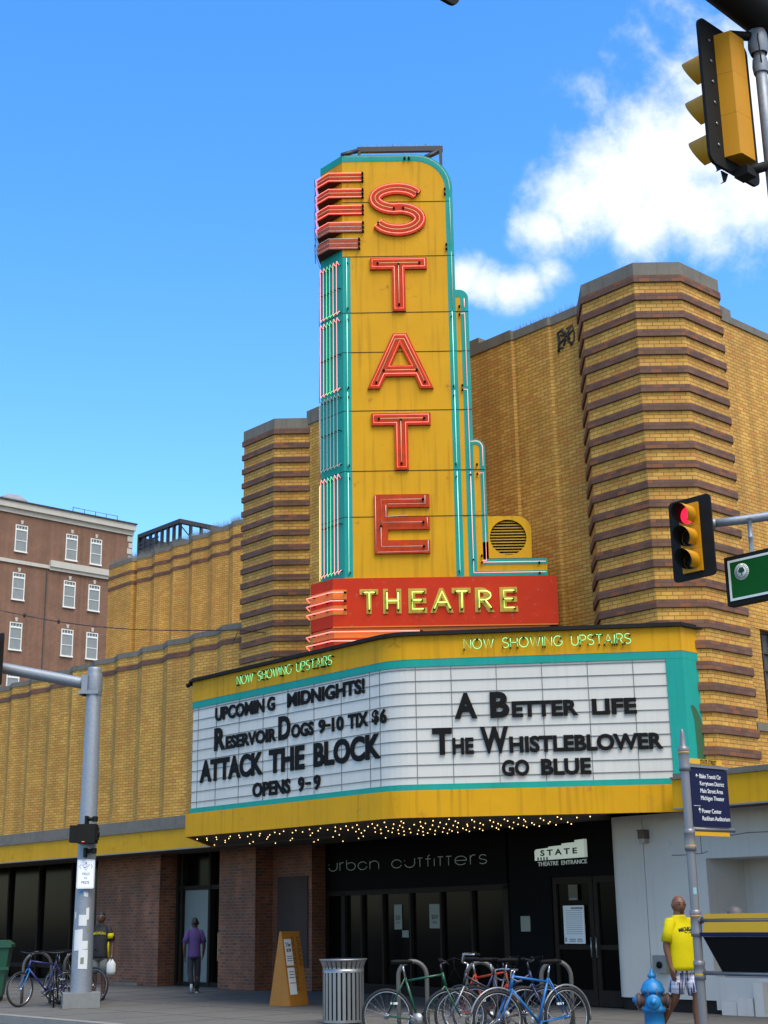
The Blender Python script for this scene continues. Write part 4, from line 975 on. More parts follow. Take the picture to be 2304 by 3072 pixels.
for (a0, a1, z0, z1, mt) in ((-18, 28, 1.48, 1.68, PAPER), (-42, 8, 1.02, 1.40, PAPER), (-38, 2, 1.16, 1.36, STKN), (-10, 40, .70, 1.05, PAPER), (4, 38, 1.05, 1.2, PAPER), (5, 30, 2.02, 2.10, PAPER), (-20, -2, 2.07, 2.12, STKB), (-50, -38, 1.62, 1.74, PAPER), (22, 40, 1.58, 1.8, PAPER), (30, 44, 1.38, 1.46, PAPD), (2, 20, .78, .9, PAPD), (8, 34, .92, .97, PAPD)):
    mb = MB(FP); arcpatch(mb, prad(z0) + random.uniform(0, .003), a0, a1, z0, z1, skew=random.uniform(-.02, .02)); mb.build('sticker', mt, t_)
# pedestrian signal, seen from the side
t_ = thing('pedestrian_signal', 'black boxy pedestrian signal clamped to the grey sticker covered pole', 'pedestrian signal', LP + V((0, -.2, 3.1)))
mb = MB(FP); mb.box(-.12, .23, -.42, -.13, 3.0, 3.36); mb.box(-.27, -.12, -.40, -.16, 3.02, 3.34); mb.box(.23, .26, -.36, -.18, 3.06, 3.30); mb.lathe([(.07, .23), (.07, .27), (.02, .29), (0, .29)], 12, (0, -.27, 3.18), 'x'); mb.build('housing', SIGB, t_)
for z in (3.46, 2.86): mb = MB(FP); mb.box(-.0, .05, -.34, -.12, z - .12, z + .06); mb.tube([(.02, -.27, z), (.2, -.27, z)], .035, 8); mb.lathe([(.055, -.05), (.055, .05)], 10, (.19, -.27, z)); mb.build('bracket', SIGB, t_)
mb = MB(FP); mb.box(-.272, -.27, -.38, -.18, 3.05, 3.2); mb.build('signal_face', glow('hand_signal', (1, .10, .02), 1.2), t_)
mb = MB(FP); mb.box(-.02, .03, -.424, -.42, 3.02, 3.035); mb.build('signal_glow', glow('hand_glow', (1, .08, .05), .8), t_)
# white yield sign
t_ = thing('yield_sign', 'bright white rectangular sign asking to yield to peds on the grey pole', 'sign', LP + V((0, -.25, 2.2)))
FY = frw(LP + V((.045, -.235, 0)), 84)
mb = MB(FY); w2 = .165
pl = [(-w2 + .02, 2.16), (w2 - .02, 2.16), (w2, 2.18), (w2, 2.68), (w2 - .02, 2.70), (-w2 + .02, 2.70), (-w2, 2.68), (-w2, 2.18)]
mb.plate(pl, -.012, 0); mb.build('plate', mat('bright_sign_white', (.93, .95, 1.0), .5, var=.02), t_)
mb = MB(FY); ip = ins(pl, .014); 
for i in range(8): a, b = ip[i], ip[(i + 1) % 8]; mb.tube([(a[0], -.012, a[1]), (b[0], -.012, b[1])], .0025, 4)
mb.tube([(-.07, -.013, 2.60), (.07, -.013, 2.60), (0, -.013, 2.50)], .005, 4, closed=True); mb.tube([(.0, -.013, 2.65), (.0, -.013, 2.62)], .012, 5); mb.tube([(-.03, -.013, 2.55), (.03, -.013, 2.57)], .006, 4); mb.tube([(-.1, -.013, 2.53), (-.12, -.013, 2.57), (-.1, -.013, 2.61)], .004, 4); mb.tube([(.1, -.013, 2.53), (.12, -.013, 2.57), (.1, -.013, 2.61)], .004, 4)
txt(mb, 'YIELD', -.075, .075, 2.41, 2.455, -.012, .002, .01); txt(mb, 'TO', -.03, .03, 2.335, 2.375, -.012, .002, .01); txt(mb, 'PEDS', -.075, .075, 2.25, 2.30, -.012, .002, .01)
mb.build('lettering', mat('sign_ink', (.10, .13, .16), .6), t_)

def rrect(x0, x1, z0, z1, r, n=4):
    o = []
    for cx, cz, a in ((x1 - r, z0 + r, -90), (x1 - r, z1 - r, 0), (x0 + r, z1 - r, 90), (x0 + r, z0 + r, 180)): o += arc(cx, cz, r, a, a + 90, n)
    return o
def signal(label, loc, az, wd, ht, lit, group='traffic signals'):
    """three section traffic signal facing -y of its frame, origin at its middle"""
    t_ = thing('traffic_signal', label, 'traffic light', loc, 0, group)
    F = frw(loc, az); sc = ht / 1.25; s = .345 * sc; b = wd / 2
    mb = MB(F); mb.plate(rrect(-b, b, -ht / 2, ht / 2, .075 * sc), -.012, .012)
    if wd > 0:
        bp_ = mb.build('backplate', SIGB, t_)
        mb = MB(F)
        for i in range(6):
            for q in (-1, 1): mb.lathe([(0, 0), (.012, 0), (.012, .008), (0, .008)], 6, (q * (s / 2 + .03), .012, -.45 * sc + i * .18 * sc), 'y')
        mb.build('rivets', STEEL, bp_)
    for i in range(3):
        z = (1 - i) * s * 1.02
        mb = MB(F); h = s * .5
        mb.box(-h, h, -.05, .010, z - h * 1.01, z + h * 1.01)
        # back half with bevelled rear
        g_ = h * 1.015; q_ = h * .50; D_ = .135 * sc; h_ = h; h = h * .78
        vs = [(-h, .012, z - g_), (h, .012, z - g_), (h, .012, z + g_), (-h, .012, z + g_), (-q_ * 1.12, D_ * .93, z - g_), (q_ * 1.12, D_ * .93, z - g_), (q_ * 1.12, D_ * .93, z + g_), (-q_ * 1.12, D_ * .93, z + g_), (-q_, D_, z - g_), (q_, D_, z - g_), (q_, D_, z + g_), (-q_, D_, z + g_)]
        mb.add(vs, [(0, 1, 5, 4), (1, 2, 6, 5), (2, 3, 7, 6), (3, 0, 4, 7), (4, 5, 9, 8), (5, 6, 10, 9), (6, 7, 11, 10), (7, 4, 8, 11), (8, 9, 10, 11)])
        hs_ = mb.build('housing', SIGY, t_)
        mb = MB(F); r = s * .42
        mb.lathe([(0, -.062), (r * .6, -.060), (r * .92, -.052)], 20, (0, 0, z), 'y'); mb.build('lens', LENSR if i == lit else LENSD, hs_)
        # tunnel visor, open along the bottom, longer on top
        mb = MB(F); n_ = 24; vs = []
        for k in range(n_ + 1):
            a = R(-60 + 300 * k / n_); cx, cz = math.cos(a) * r, math.sin(a) * r
            L_ = s * (.42 + .40 * (math.sin(a) + 1) / 2)
            for rr2, yy in ((1, -.05), (1, -.05 - L_), (.965, -.05 - L_), (.965, -.05)): vs.append((cx * rr2, yy, z + cz * rr2))
        fs = []
        for k in range(n_):
            for q in range(3): fs.append((k * 4 + q, k * 4 + q + 1, k * 4 + 5 + q, k * 4 + 4 + q))
        mb.add(vs, fs, sm=True); mb.mi = [1 if i % 3 else 0 for i in range(len(fs))]; mb.build('visor', [SIGY, SIGB], hs_)
    return t_, F
RSG = V((4.57 * .875, 17.5, 1.555 + (6.885 - 1.555) * .875))
signal('traffic signal showing red, yellow with black backplate, hanging in front of the corner brick tower', RSG, 138, .66, 1.085, 0)
# its mast arm, on the right, with the green street name sign
AR = V((4.86 * .875, 17.5, 1.555 + (7.10 - 1.555) * .875))
t_ = thing('mast_arm', 'grey signal mast arm entering from the right edge and carrying the green sign', 'mast arm', AR)
FAR = frw(AR, 100)
mb = MB(FAR); mb.tube([(-.06, 0, 0), (.35, 0, .025), (3.2, 0, .26), (6, 0, .42)], [.055, .058, .075, .09], 16); mb.build('arm', GALV, t_)
mb = MB(FAR); mb.lathe([(.20, -AR.z), (.14, .8), (0, .82)], 20, (6.0, 0, 0)); mb.build('pole', GALV, t_)
mb = MB(FAR); mb.lathe([(.07, -.08), (.075, .02), (.068, .06)], 14, (0, 0, 0), 'x'); mb.box(-.12, -.02, -.05, .05, -.06, .06); mb.tube([(-.10, 0, .0), (-.32, .16, -.12)], .03, 8); mb.build('end_clamp', GALV, t_)
GSX = .49
mb = MB(FAR); mb.lathe([(.035, -.40), (.03, -.25), (.038, -.24), (.03, -.23), (.03, -.06), (.07, 0)], 12, (GSX, 0, .03)); mb.box(GSX - .025, GSX + .025, -.03, .03, -.47, -.30); mb.build('sign_hanger', GALV, t_)
GS = V((5.10 * .875, 17.5, 1.555 + (6.25 - 1.555) * .875))
FG = frw(GS, 138)
t_ = thing('street_sign', 'green street name sign with white border and round tree emblem at the right edge', 'sign', GS)
q0, q1, z0, z1 = -.09, 2.1, -.34, .30
mb = MB(FG); mb.box(q0, q1, 0, .14, z0, z1); mb.build('case', SIGB, t_)
mb = MB(FG); mb.box(q0 + .055, q1 - .055, -.006, 0, z0 + .055, z1 - .055); mb.build('green_face', SGRN, t_)
mb = MB(FG)
for a in ((q0 + .055, q1 - .055, z0 + .055, z0 + .085), (q0 + .055, q1 - .055, z1 - .085, z1 - .055), (q0 + .055, q0 + .085, z0 + .085, z1 - .085)): mb.box(a[0], a[1], -.010, -.006, a[2], a[3])
mb.build('white_border', CREAM, t_)
mb = MB(FG); mb.lathe([(.0, -.009), (.108, -.009), (.108, -.006)], 30, (.165, 0, .07), 'y'); em = mb.build('emblem', CREAM, t_)
mb = MB(FG)
mb.lathe([(.072, -.0105), (.078, -.0105)], 30, (.165, 0, .07), 'y')
for a, b, r in ((.165, .10, .030), (.143, .085, .026), (.187, .085, .026), (.152, .108, .022), (.18, .106, .022), (.165, .075, .024)): mb.lathe([(0, -.0112 - r * .02), (r, -.0112 - r * .02)], 12, (a, 0, b), 'y')
mb.plate([(.158, .06), (.160, .03), (.14, .02), (.19, .02), (.170, .03), (.172, .06)], -.0108, -.010)
for k in range(22):
    if k in (5, 16): continue
    a = R(k * 360 / 22); mb.box(.165 + .093 * math.cos(a) - .005, .165 + .093 * math.cos(a) + .005, -.0105, -.009, .07 + .093 * math.sin(a) - .007, .07 + .093 * math.sin(a) + .007)
mb.build('tree_emblem', mat('emblem_ink', (.01, .05, .02), .6), em)
# left signal, only its edge in frame
signal('dark traffic signal cut by the left edge of the photo, on the left pole arm', V((-7.80, 27.5, 6.58)), 138, .62, 1.05, 9)
# signals over the street, seen from behind
SG = V((2.515, 8.8, 1.555 + (5.865 - 1.555) * 1.294))
t2, F2 = signal('large traffic signal seen from behind, yellow back and black plate, upper right against the cloud', SG, 228, .60, 1.17, 9)
F48 = frw(SG, 48)
HB = V((0.36, -.33, 0))           # hanger tube position in the az-48 frame
t_ = thing('signal_mast', 'dark overhead mast arm across the top right corner with a hanging signal tube', 'mast arm', SG + V((0, 0, 1)))
mb = MB(F48)
mb.tube([(-4.5, -.20, .97), (0, -.20, .745), (7, -.20, .395)], [.135, .15, .175], 18); mb.build('arm', SIGB, t_)
mb = MB(F48); mb.lathe([(.24, -SG.z), (.19, .7), (0, .72)], 20, (7.0, -.20, 0)); mb.build('pole', GALV, t_)
mb = MB(F48); mb.tube([(.20, -.17, .62), (.20, -.17, -1.0)], .042, 12); mb.lathe([(.06, .40), (.075, .46), (.068, .56), (.05, .62)], 12, (.20, -.17, 0)); mb.lathe([(.052, .24), (.058, .30), (.052, .36)], 12, (.20, -.17, 0)); mb.build('hanger_tube', GALV, t_)
mb = MB(F48); mb.tube([(.0, -.06, .53), (.20, -.17, .545)], .034, 8); mb.build('bracket', SIGB, t_)
mb = MB(F48); mb.tube([(.02, -.08, -.585), (.20, -.17, -.50)], .038, 8); mb.box(-.04, .07, -.13, -.02, -.63, -.565); mb.build('bracket', SIGB, t_)
mb = MB(F48); mb.tube([(.16, -.2, .56), (.12, -.22, .48), (.13, -.22, .36), (.17, -.2, .28)], .006, 5); mb.build('wiring', WIRE, t_)
mb = MB(F48); mb.plate([(-.13, -.585), (-.11, -.66), (-.155, -.70), (-.09, -.66), (-.05, -.585)], .02, .03); mb.build('torn_gasket', SIGB, t2)
signal('corner of another black backed traffic signal poking in at the top edge, above the sign', V((.25, 6.7, 7.155)), 228, .60, 1.17, 9)

# wayfinding post
WP = V((3.28, 15.6, 0))
t_ = thing('wayfinding_post', 'slim grey finger post with collars in front of the white stucco wall', 'post', WP)
mb = MB(frw(WP, 90)); mb.lathe([(.048, 0), (.048, 3.3), (.046, 3.32), (.034, 3.34), (.028, 3.44), (.018, 3.50), (.006, 3.52), (0, 3.52)], 20); mb.build('pole', POST, t_)
mb = MB(frw(WP, 90))
COL = [(3.05, 3.32), (2.19, 2.43), (1.30, 1.58), (.86, 1.06)]
for a, b in COL: mb = MB(frw(WP, 90)); mb.lathe([(.049, a), (.062, a + .004), (.062, a + .05), (.058, a + .06), (.058, b - .06), (.062, b - .05), (.062, b - .004), (.049, b)], 20); mb.build('collar', POST, t_)
mb = MB(frw(WP, 90))
for a, b in COL: mb = MB(frw(WP, 90)); z = a + .06 if a < 2.3 and a > 2.1 or a < 1.1 else b - .06; mb.lathe([(.0605, z - .008), (.0605, z + .008)], 20); mb.build('yellow_ring', SYEL, t_)
mb = MB(frw(WP, 90)); arcpatch(mb, .0495, -20, 25, 1.74, 1.81); mb.build('sticker', mat('pale_blue_tape', (.25, .45, .5), .6), t_)
FW = frw(WP, 50)
t_ = thing('direction_sign', 'navy direction sign with white place names, upper panel of the grey finger post', 'sign', WP + V((.4, .3, 2.4)))
mb = MB(FW); mb.box(.055, .72, -.025, .025, 2.46, 3.09); mb.build('panel', NAVY, t_)
mb = MB(FW); mb.box(.05, .74, -.035, .035, 3.10, 3.13); mb.tube([(.05, 0, 2.43), (.80, 0, 2.43)], .024, 8); mb.tube([(.05, 0, 3.115), (.70, 0, 3.115)], .022, 8); mb.build('rails', POST, t_)
mb = MB(FW); mb.box(.06, .66, -.012, .012, 3.14, 3.20); mb.box(.07, .70, -.012, .012, 2.36, 2.405); y_ = mb.build('yellow_strip', SYEL, t_)
mb = MB(FW); txt(mb, 'STATE STREET', .27, .56, 3.145, 3.195, -.012, .003, .02); mb.build('strip_lettering', DKBR, y_)
mb = MB(FW)
for s, x1, z in (('Blake Transit Ctr', .60, 2.985), ('Kerrytown District', .645, 2.905), ('Main Street Area', .615, 2.825), ('Michigan Theater', .63, 2.745), ('Power Center', .56, 2.605), ('Rackham Auditorium', .705, 2.525)):
    low = any(c in s for c in 'yg'); txt(mb, s, .215, x1, z - (.013 if low else 0), z + .048, -.025, .003, 0.0)
mb.tube([(.195, -.028, 3.008), (.150, -.028, 3.008)], .005, 4); mb.tube([(.168, -.028, 3.026), (.150, -.028, 3.008), (.168, -.028, 2.99)], .005, 4)
mb.tube([(.175, -.028, 2.60), (.175, -.028, 2.655)], .005, 4); mb.tube([(.155, -.028, 2.635), (.175, -.028, 2.657), (.195, -.028, 2.635)], .005, 4)
mb.box(.08, .2, -.027, -.025, 2.68, 2.684); mb.build('lettering', WHT, t_)
# lower panel across the other way
FL = frw(WP, 138)
t_ = thing('route_panel', 'yellow over black panel with a slanted end, lower on the grey finger post', 'sign', WP + V((.5, -.5, 1.2)))
mb = MB(FL)
mb.plate([(.30, .955), (2.2, .955), (2.2, 1.30), (.09, 1.30)], -.02, .02); mb.build('black_panel', BLACKP, t_)
mb = MB(FL); mb.plate([(.07, 1.302), (2.2, 1.302), (2.2, 1.345), (.055, 1.345)], -.03, .03); mb.build('navy_edge', NAVY, t_)
mb = MB(FL); mb.plate([(.09, 1.347), (2.2, 1.347), (2.2, 1.45), (.13, 1.45), (.115, 1.41)], -.026, .026); mb.plate([(.125, 1.485), (2.2, 1.485), (2.2, 1.535), (.12, 1.535)], -.018, .018); mb.build('yellow_band', SYEL, t_)
mb = MB(FL); mb.tube([(.02, 0, 1.468), (2.2, 0, 1.468)], .022, 10); mb.tube([(.02, 0, .935), (2.2, 0, .935)], .022, 10); mb.lathe([(.035, -.03), (.035, .05)], 10, (.03, 0, 1.468), 'x'); mb.box(.33, 2.2, -.02, .02, .895, .913); mb.build('bars', POST, t_)
mb = MB(FL); mb.lathe([(.085, 1.52), (.08, 1.555), (.055, 1.59), (.02, 1.605), (0, 1.606)], 18, (.42, .12, 0)); mb.lathe([(.03, 1.3), (.085, 1.36), (.085, 1.52)], 18, (.42, .12, 0)); mb.build('domed_cap', mat('dome_grey', (.10, .085, .085), .6), t_)

# fire hydrant
HY = V((3.37, 19.0, 0)); FH = frw(HY, 100)
t_ = thing('fire_hydrant', 'bright blue fire hydrant with rusty caps in front of the white wall', 'hydrant', HY)
mb = MB(FH); mb.lathe([(.17, 0), (.17, .04), (.13, .05), (.125, .33), (.155, .34), (.155, .39), (.125, .40), (.122, .56), (.15, .565), (.155, .60), (.14, .63), (.125, .67), (.09, .71), (.045, .735), (.04, .75)], 24); hb0 = mb.build('barrel', HYD, t_)
mb = MB(FH)
for i in range(8):
    for z in (.39, .60): a = R(i * 45 + 20); mb.lathe([(0, z + .018), (.012, z + .018), (.012, z - .06)], 6, (.142 * math.cos(a), .142 * math.sin(a), 0))
mb.build('bolts', HYDR, hb0)
mb = MB(FH); mb.tube([(-.22, -.04, .45), (-.19, -.10, .36), (-.12, -.13, .40)], .006, 4); mb.tube([(.22, -.04, .45), (.19, -.10, .36), (.12, -.13, .40)], .006, 4); mb.build('cap_chain', HYDR, hb0)
mb = MB(FH); mb.lathe([(.03, .74), (.055, .76), (.055, .785), (.035, .80), (.028, .82), (.02, .83), (.02, .86), (0, .86)], 8); mb.build('operating_nut', HYD, t_)
for sx in (-1, 1):
    mb = MB(FH); mb.lathe([(.075, sx * .10), (.075, sx * .16), (.088, sx * .165), (.088, sx * .20), (.06, sx * .215)], 16, (0, 0, .475), 'x'); cp = mb.build('nozzle', HYDR, t_)
    mb = MB(FH); mb.lathe([(.065, sx * .205), (.06, sx * .235), (.025, sx * .24), (.025, sx * .265), (0, sx * .265)], 8, (0, 0, .475), 'x'); mb.build('cap', HYD if sx < 0 else HYDR, cp)
mb = MB(FH); mb.lathe([(.09, -.10), (.095, -.18), (.06, -.19), (.028, -.20), (.028, -.22), (0, -.22)], 14, (0, 0, .46), 'y'); mb.build('pumper_nozzle', HYD, t_)

# litter bin
TR = V((-.74, 22.66, 0)); FT = frw(TR, 90)
t_ = thing('litter_bin', 'round grey slatted steel litter bin with a flared rim beside the racked bicycles', 'litter bin', TR)
mb = MB(FT)
for k in range(26):
    a = R(k * 360 / 26 + 4); F = FT @ M.Rotation(a, 4, 'Z')
    mb.add([(-.024, -.315, .02), (.024, -.315, .02), (.024, -.315, .82), (-.024, -.315, .82), (-.028, -.355, .92), (.028, -.355, .92), (-.024, -.307, .02), (.024, -.307, .02), (.024, -.307, .82), (-.024, -.307, .82), (.028, -.345, .925), (-.028, -.345, .925)],
           [(0, 1, 2, 3), (3, 2, 5, 4), (7, 6, 9, 8), (8, 9, 11, 10), (1, 7, 8, 2), (6, 0, 3, 9), (2, 8, 10, 5), (9, 3, 4, 11), (4, 5, 10, 11)], F=F)
mb.build('slats', STEEL, t_)
mb = MB(FT); mb.lathe([(.345, .91), (.372, .925), (.372, .94), (.345, .945)], 36); mb.build('rim', STEEL, t_)
mb = MB(FT); mb.lathe([(.319, .745), (.319, .80), (.312, .80), (.312, .745), (.319, .745)], 36); mb.lathe([(.318, .02), (.318, .06)], 36); mb.box(.0, .12, -.323, -.319, .755, .775); mb.build('bands', STEEL, t_)
mb = MB(FT); mb.lathe([(0, .05), (.28, .05), (.285, .9), (.27, .9)], 24); mb.build('liner', DARK, t_)

# sandwich board
AB = V((-2.05, 27.35, 0)); FB2 = frw(AB, 38)
t_ = thing('sandwich_board', 'orange wooden sandwich board with a white price sheet on the dark sidewalk', 'sign board', AB)
H_ = 1.32
mb = MB(FB2)
mb.add([(-.03, -.26, 0), (.48, -.26, 0), (.48, -.02, H_), (-.03, -.02, H_), (-.03, -.23, 0), (.48, -.23, 0), (.48, .0, H_), (-.03, .0, H_)], [(0, 1, 2, 3), (5, 4, 7, 6), (0, 3, 7, 4), (1, 5, 6, 2), (3, 2, 6, 7), (0, 4, 5, 1)])
f_ = mb.build('front_board', WOOD, t_)
mb = MB(FB2); mb.add([(-.035, -.24, 0), (-.035, .26, 0), (-.035, .02, H_), (-.035, -.03, H_), (-.02, -.24, 0), (-.02, .26, 0), (-.02, .02, H_), (-.02, -.03, H_)], [(0, 1, 2, 3), (4, 7, 6, 5), (0, 3, 7, 4), (1, 5, 6, 2), (2, 6, 7, 3)]); mb.build('side_panel', WOOD, t_)
mb = MB(FB2); mb.add([(-.02, .26, 0), (.48, .26, 0), (.48, .0, H_), (-.02, .0, H_), (-.02, .24, 0), (.48, .24, 0), (.48, -.01, H_), (-.02, -.01, H_)], [(0, 3, 2, 1), (4, 5, 6, 7), (0, 4, 7, 3), (1, 2, 6, 5)]); mb.build('rear_board', WOOD, t_)
Fb = FB2 @ M.Translation((0, -.263, 0)) @ M.Rotation(math.atan2(-.24, H_), 4, 'X')
mb = MB(Fb); mb.box(.01, .20, -.006, 0, .72, 1.2); mb.box(.01, .20, -.006, 0, .2, .68); pp_ = mb.build('price_sheet', PAPER, t_)
mb = MB(Fb); txt(mb, '2 for', .03, .18, 1.06, 1.14, -.006, .003, .02); txt(mb, '$28', .04, .17, .96, 1.03, -.006, .003, .02)
for z in (.88, .84, .80, .6, .55, .5, .4): mb.box(.03, .18, -.008, -.006, z, z + .012)
mb.build('print', INK, pp_)
mb = MB(Fb @ M.Translation((.34, 0, 1.24)) @ M.Rotation(R(90), 4, 'Y')); txt(mb, 'URBAN', 0, .52, .02, .11, -.001, .003, .01); txt(mb, 'OUTFITTERS', 0, .98, -.14, -.05, -.001, .003, .01)
mb.build('lettering', mat('board_ink', (.16, .07, .02), .7), f_)
# green bin at far left
BN = V((-8.6, 30.6, 0)); FBN = frw(BN, 80)
t_ = thing('refuse_bin', 'dark green wheeled refuse bin by the shop front at the far left', 'bin', BN)
mb = MB(FBN); mb.add([(-.55, -.4, .1), (.5, -.4, .1), (.5, .4, .1), (-.55, .4, .1), (-.62, -.5, 1.05), (.62, -.5, 1.05), (.62, .5, 1.05), (-.62, .5, 1.05)], [(0, 3, 2, 1), (4, 5, 6, 7), (0, 1, 5, 4), (1, 2, 6, 5), (2, 3, 7, 6), (3, 0, 4, 7)]); mb.build('body', BIN, t_)
mb = MB(FBN); mb.box(-.66, .66, -.54, .54, 1.06, 1.12); mb.plate([(-.66, 1.12), (.66, 1.12), (.55, 1.2), (-.55, 1.2)], -.5, .5); mb.box(-.63, .63, -.52, -.5, .62, .68); mb.build('lid', BIN, t_)
for x in (-.45, .45):
    mb = MB(FBN); mb.lathe([(0, -.03), (.09, -.03), (.09, .03), (0, .03)], 14, (x, -.34, .09), 'y'); mb.build('wheel', RUB, t_)

# ---------------------------------------------------------------- bicycles and racks
def hoop(loc, az, w_, h, label, group='bicycle racks'):
    mb = MB(frw(loc, az)); r = w_ / 2
    mb.tube([(-r, 0, 0)] + [(-r, 0, h * .3)] + [(-a, 0, b) for a, b in arc(0, h - r, r, 0, 180, 14)] + [(r, 0, h * .3), (r, 0, 0)], .03, 10)
    for x in (-r, r): mb.lathe([(.07, 0), (.07, .012), (.03, .014)], 12, (x, 0, 0))
    return tag(mb.build('bike_rack', mat('rack_paint', (.10, .095, .085), .5, metal=.3, var=.15) if 'rack_paint' not in MATS else MATS['rack_paint'], None, loc), label, 'bike rack', group)
hoop(V((.30, 20.6, 0)), 92, .40, .95, 'grey hoop bike rack behind the green bicycle, first of the three')
hoop(V((1.24, 20.4, 0)), 92, .40, .93, 'grey hoop bike rack behind the upright handlebar of the black bicycle')
hoop(V((2.28, 20.3, 0)), 92, .41, .93, 'grey hoop bike rack behind the saddle of the blue bicycle')
hoop(V((-6.98, 28.9, 0)), 60, .56, .98, 'tall grey hoop rack by the green refuse bin, left of the sticker covered pole')
hoop(V((-6.27, 29.2, 0)), 60, .5, .98, 'grey hoop rack just left of and behind the sticker covered pole')

def bike(label, rear, front, paint, steer=0, wheel=.335, drop=.0, style='diamond', fender=None, bar='flat', forkm=None, lean=0, basket=False, group='parked bicycles'):
    """bicycle standing from rear hub point to front hub point (plan positions)"""
    a = V((rear[0], rear[1], 0)); b = V((front[0], front[1], 0)); d = b - a
    az = math.degrees(math.atan2(d.x, d.y)); L = d.length; k = L / 1.04
    t_ = thing('bicycle', label, 'bicycle', a, 0, group)
    F = frw(a, az) @ M.Rotation(R(lean), 4, 'X'); W = wheel
    P = {n: V(v) for n, v in dict(rh=(0, 0, W), bb=(.44, 0, W - .05), st=(.27, 0, .80), ht=(.80, 0, .86), hb=(.845, 0, .70), fh=(1.04, 0, W)).items()}
    for q in P.values(): q.x *= k
    if style == 'step': P['tt0'] = P['st'].lerp(P['bb'], .45)
    mb = MB(F); tb = lambda p, q, r=.016: mb.tube([P[p], P[q]], r, 7)
    tb('st', 'bb'); tb('hb', 'bb', .018); tb('ht', 'hb', .02)
    if style == 'step': mb.tube([P['tt0'], P['ht'].lerp(P['hb'], .3)], .015, 7)
    else: mb.tube([P['st'].lerp(P['bb'], .08), P['ht'].lerp(P['hb'], .15)], .015, 7)
    for s in (-1, 1):
        o = V((0, .045 * s, 0)); mb.tube([P['st'] + o * .4, P['rh'] + o], .008, 5); mb.tube([P['bb'] + o * .5, P['rh'] + o], .009, 5)
    fr_ = mb.build('frame', paint, t_)
    S_ = F @ M.Translation(P['hb']) @ M.Rotation(R(steer), 4, 'Z') @ M.Translation(-P['hb'])
    mb = MB(S_); 
    for s in (-1, 1): mb.tube([P['hb'] + V((0, .05 * s, -.02)), P['hb'].lerp(P['fh'], .6) + V((-.01, .05 * s, 0)), P['fh'] + V((0, .05 * s, 0))], [.013, .012, .009], 6)
    mb.tube([P['hb'] + V((0, -.05, -.02)), P['hb'] + V((0, .05, -.02))], .015, 6)
    mb.build('fork', forkm or paint, t_)
    mb = MB(S_); ht = P['ht']; up = .10 if bar != 'drop' else .04
    mb.tube([ht, ht + V((-.02, 0, up))], .013, 6); c = ht + V((.05, 0, up + .02)); mb.tube([ht + V((-.02, 0, up)), c], .012, 6)
    if bar == 'flat': mb.tube([c + V((-.06, -.30, .03)), c + V((0, -.1, .01)), c, c + V((0, .1, .01)), c + V((-.06, .30, .03))], .011, 6)
    elif bar == 'rise': mb.tube([c + V((-.14, -.30, .10)), c + V((-.02, -.16, .10)), c + V((0, -.07, 0)), c + V((0, .07, 0)), c + V((-.02, .16, .10)), c + V((-.14, .30, .10))], .011, 6)
    else:
        for s in (-1, 1): mb.tube([c, c + V((0, .19 * s, 0)), c + V((.09, .2 * s, -.01)), c + V((.11, .2 * s, -.08)), c + V((.02, .2 * s, -.13)), c + V((-.05, .2 * s, -.13))], .011, 6)
    hb_ = mb.build('handlebar', CHR if bar != 'flat' else B_BLK, t_)
    mb = MB(S_)
    for s in (-1, 1):
        dz = .03 if bar == 'flat' else .10
        if bar != 'drop': mb.tube([c + V((-.05 if bar == 'flat' else -.13, .27 * s, dz)), c + V((-.08 if bar == 'flat' else -.20, .34 * s, dz))], .017, 6); mb.tube([c + V((.01, .2 * s, dz - .01)), c + V((.03, .28 * s, dz - .05))], .006, 4)
        else: mb.tube([c + V((.10, .2 * s, .0)), c + V((.12, .2 * s, -.09))], .012, 5)
    mb.build('grips', BLK, hb_)
    mb = MB(S_)
    for s in (-1, 1): mb.tube([c + V((.02, .2 * s, .03)), c + V((.12, .1 * s, .06)), c + V((.10, .03 * s, -.08)), P['hb'] + V((.02, .03 * s, .05))], .0032, 4)
    mb.build('brake_cables', BLK, hb_)
    mb = MB(F); sp = P['st'] + V((-.035, 0, .17)); mb.tube([P['st'], sp], .013, 6); mb.build('seat_post', CHR, t_)
    mb = MB(F)
    prof_ = [(-.14, .075, .025), (-.10, .085, .03), (-.03, .06, .03), (.06, .025, .028), (.13, .018, .02)]
    vs = []
    for x, hw, h in prof_: vs += [(sp.x + x, -hw, sp.z + .02), (sp.x + x, -hw * .5, sp.z + .02 + h), (sp.x + x, hw * .5, sp.z + .02 + h), (sp.x + x, hw, sp.z + .02), (sp.x + x, 0, sp.z - .005)]
    fs = [tuple(range(5))[::-1], tuple(range(20, 25))]
    for i in range(4): fs += [(i * 5 + j, i * 5 + (j + 1) % 5, i * 5 + 5 + (j + 1) % 5, i * 5 + 5 + j) for j in range(5)]
    mb.add(vs, fs, sm=True); mb.build('saddle', BLK, t_)
    for nm, hub, FF in (('rh', P['rh'], F), ('fh', P['fh'], S_)):
        n_ = 36; ring = lambda r: [(hub.x + r * math.cos(2 * math.pi * i / n_), 0, hub.z + r * math.sin(2 * math.pi * i / n_)) for i in range(n_)]
        mb = MB(FF); mb.tube(ring(W - .018), .019, 6, closed=True); wh = mb.build('wheel', RUB, t_)
        mb = MB(FF); mb.tube(ring(W - .042), .011, 5, closed=True); mb.build('rim', CHR, wh)
        mb = MB(FF)
        for i in range(20):
            a_ = 2 * math.pi * i / 20; mb.tube([(hub.x, .02 * (1 if i % 2 else -1), hub.z), (hub.x + (W - .05) * math.cos(a_), 0, hub.z + (W - .05) * math.sin(a_))], .0014, 3, caps=False)
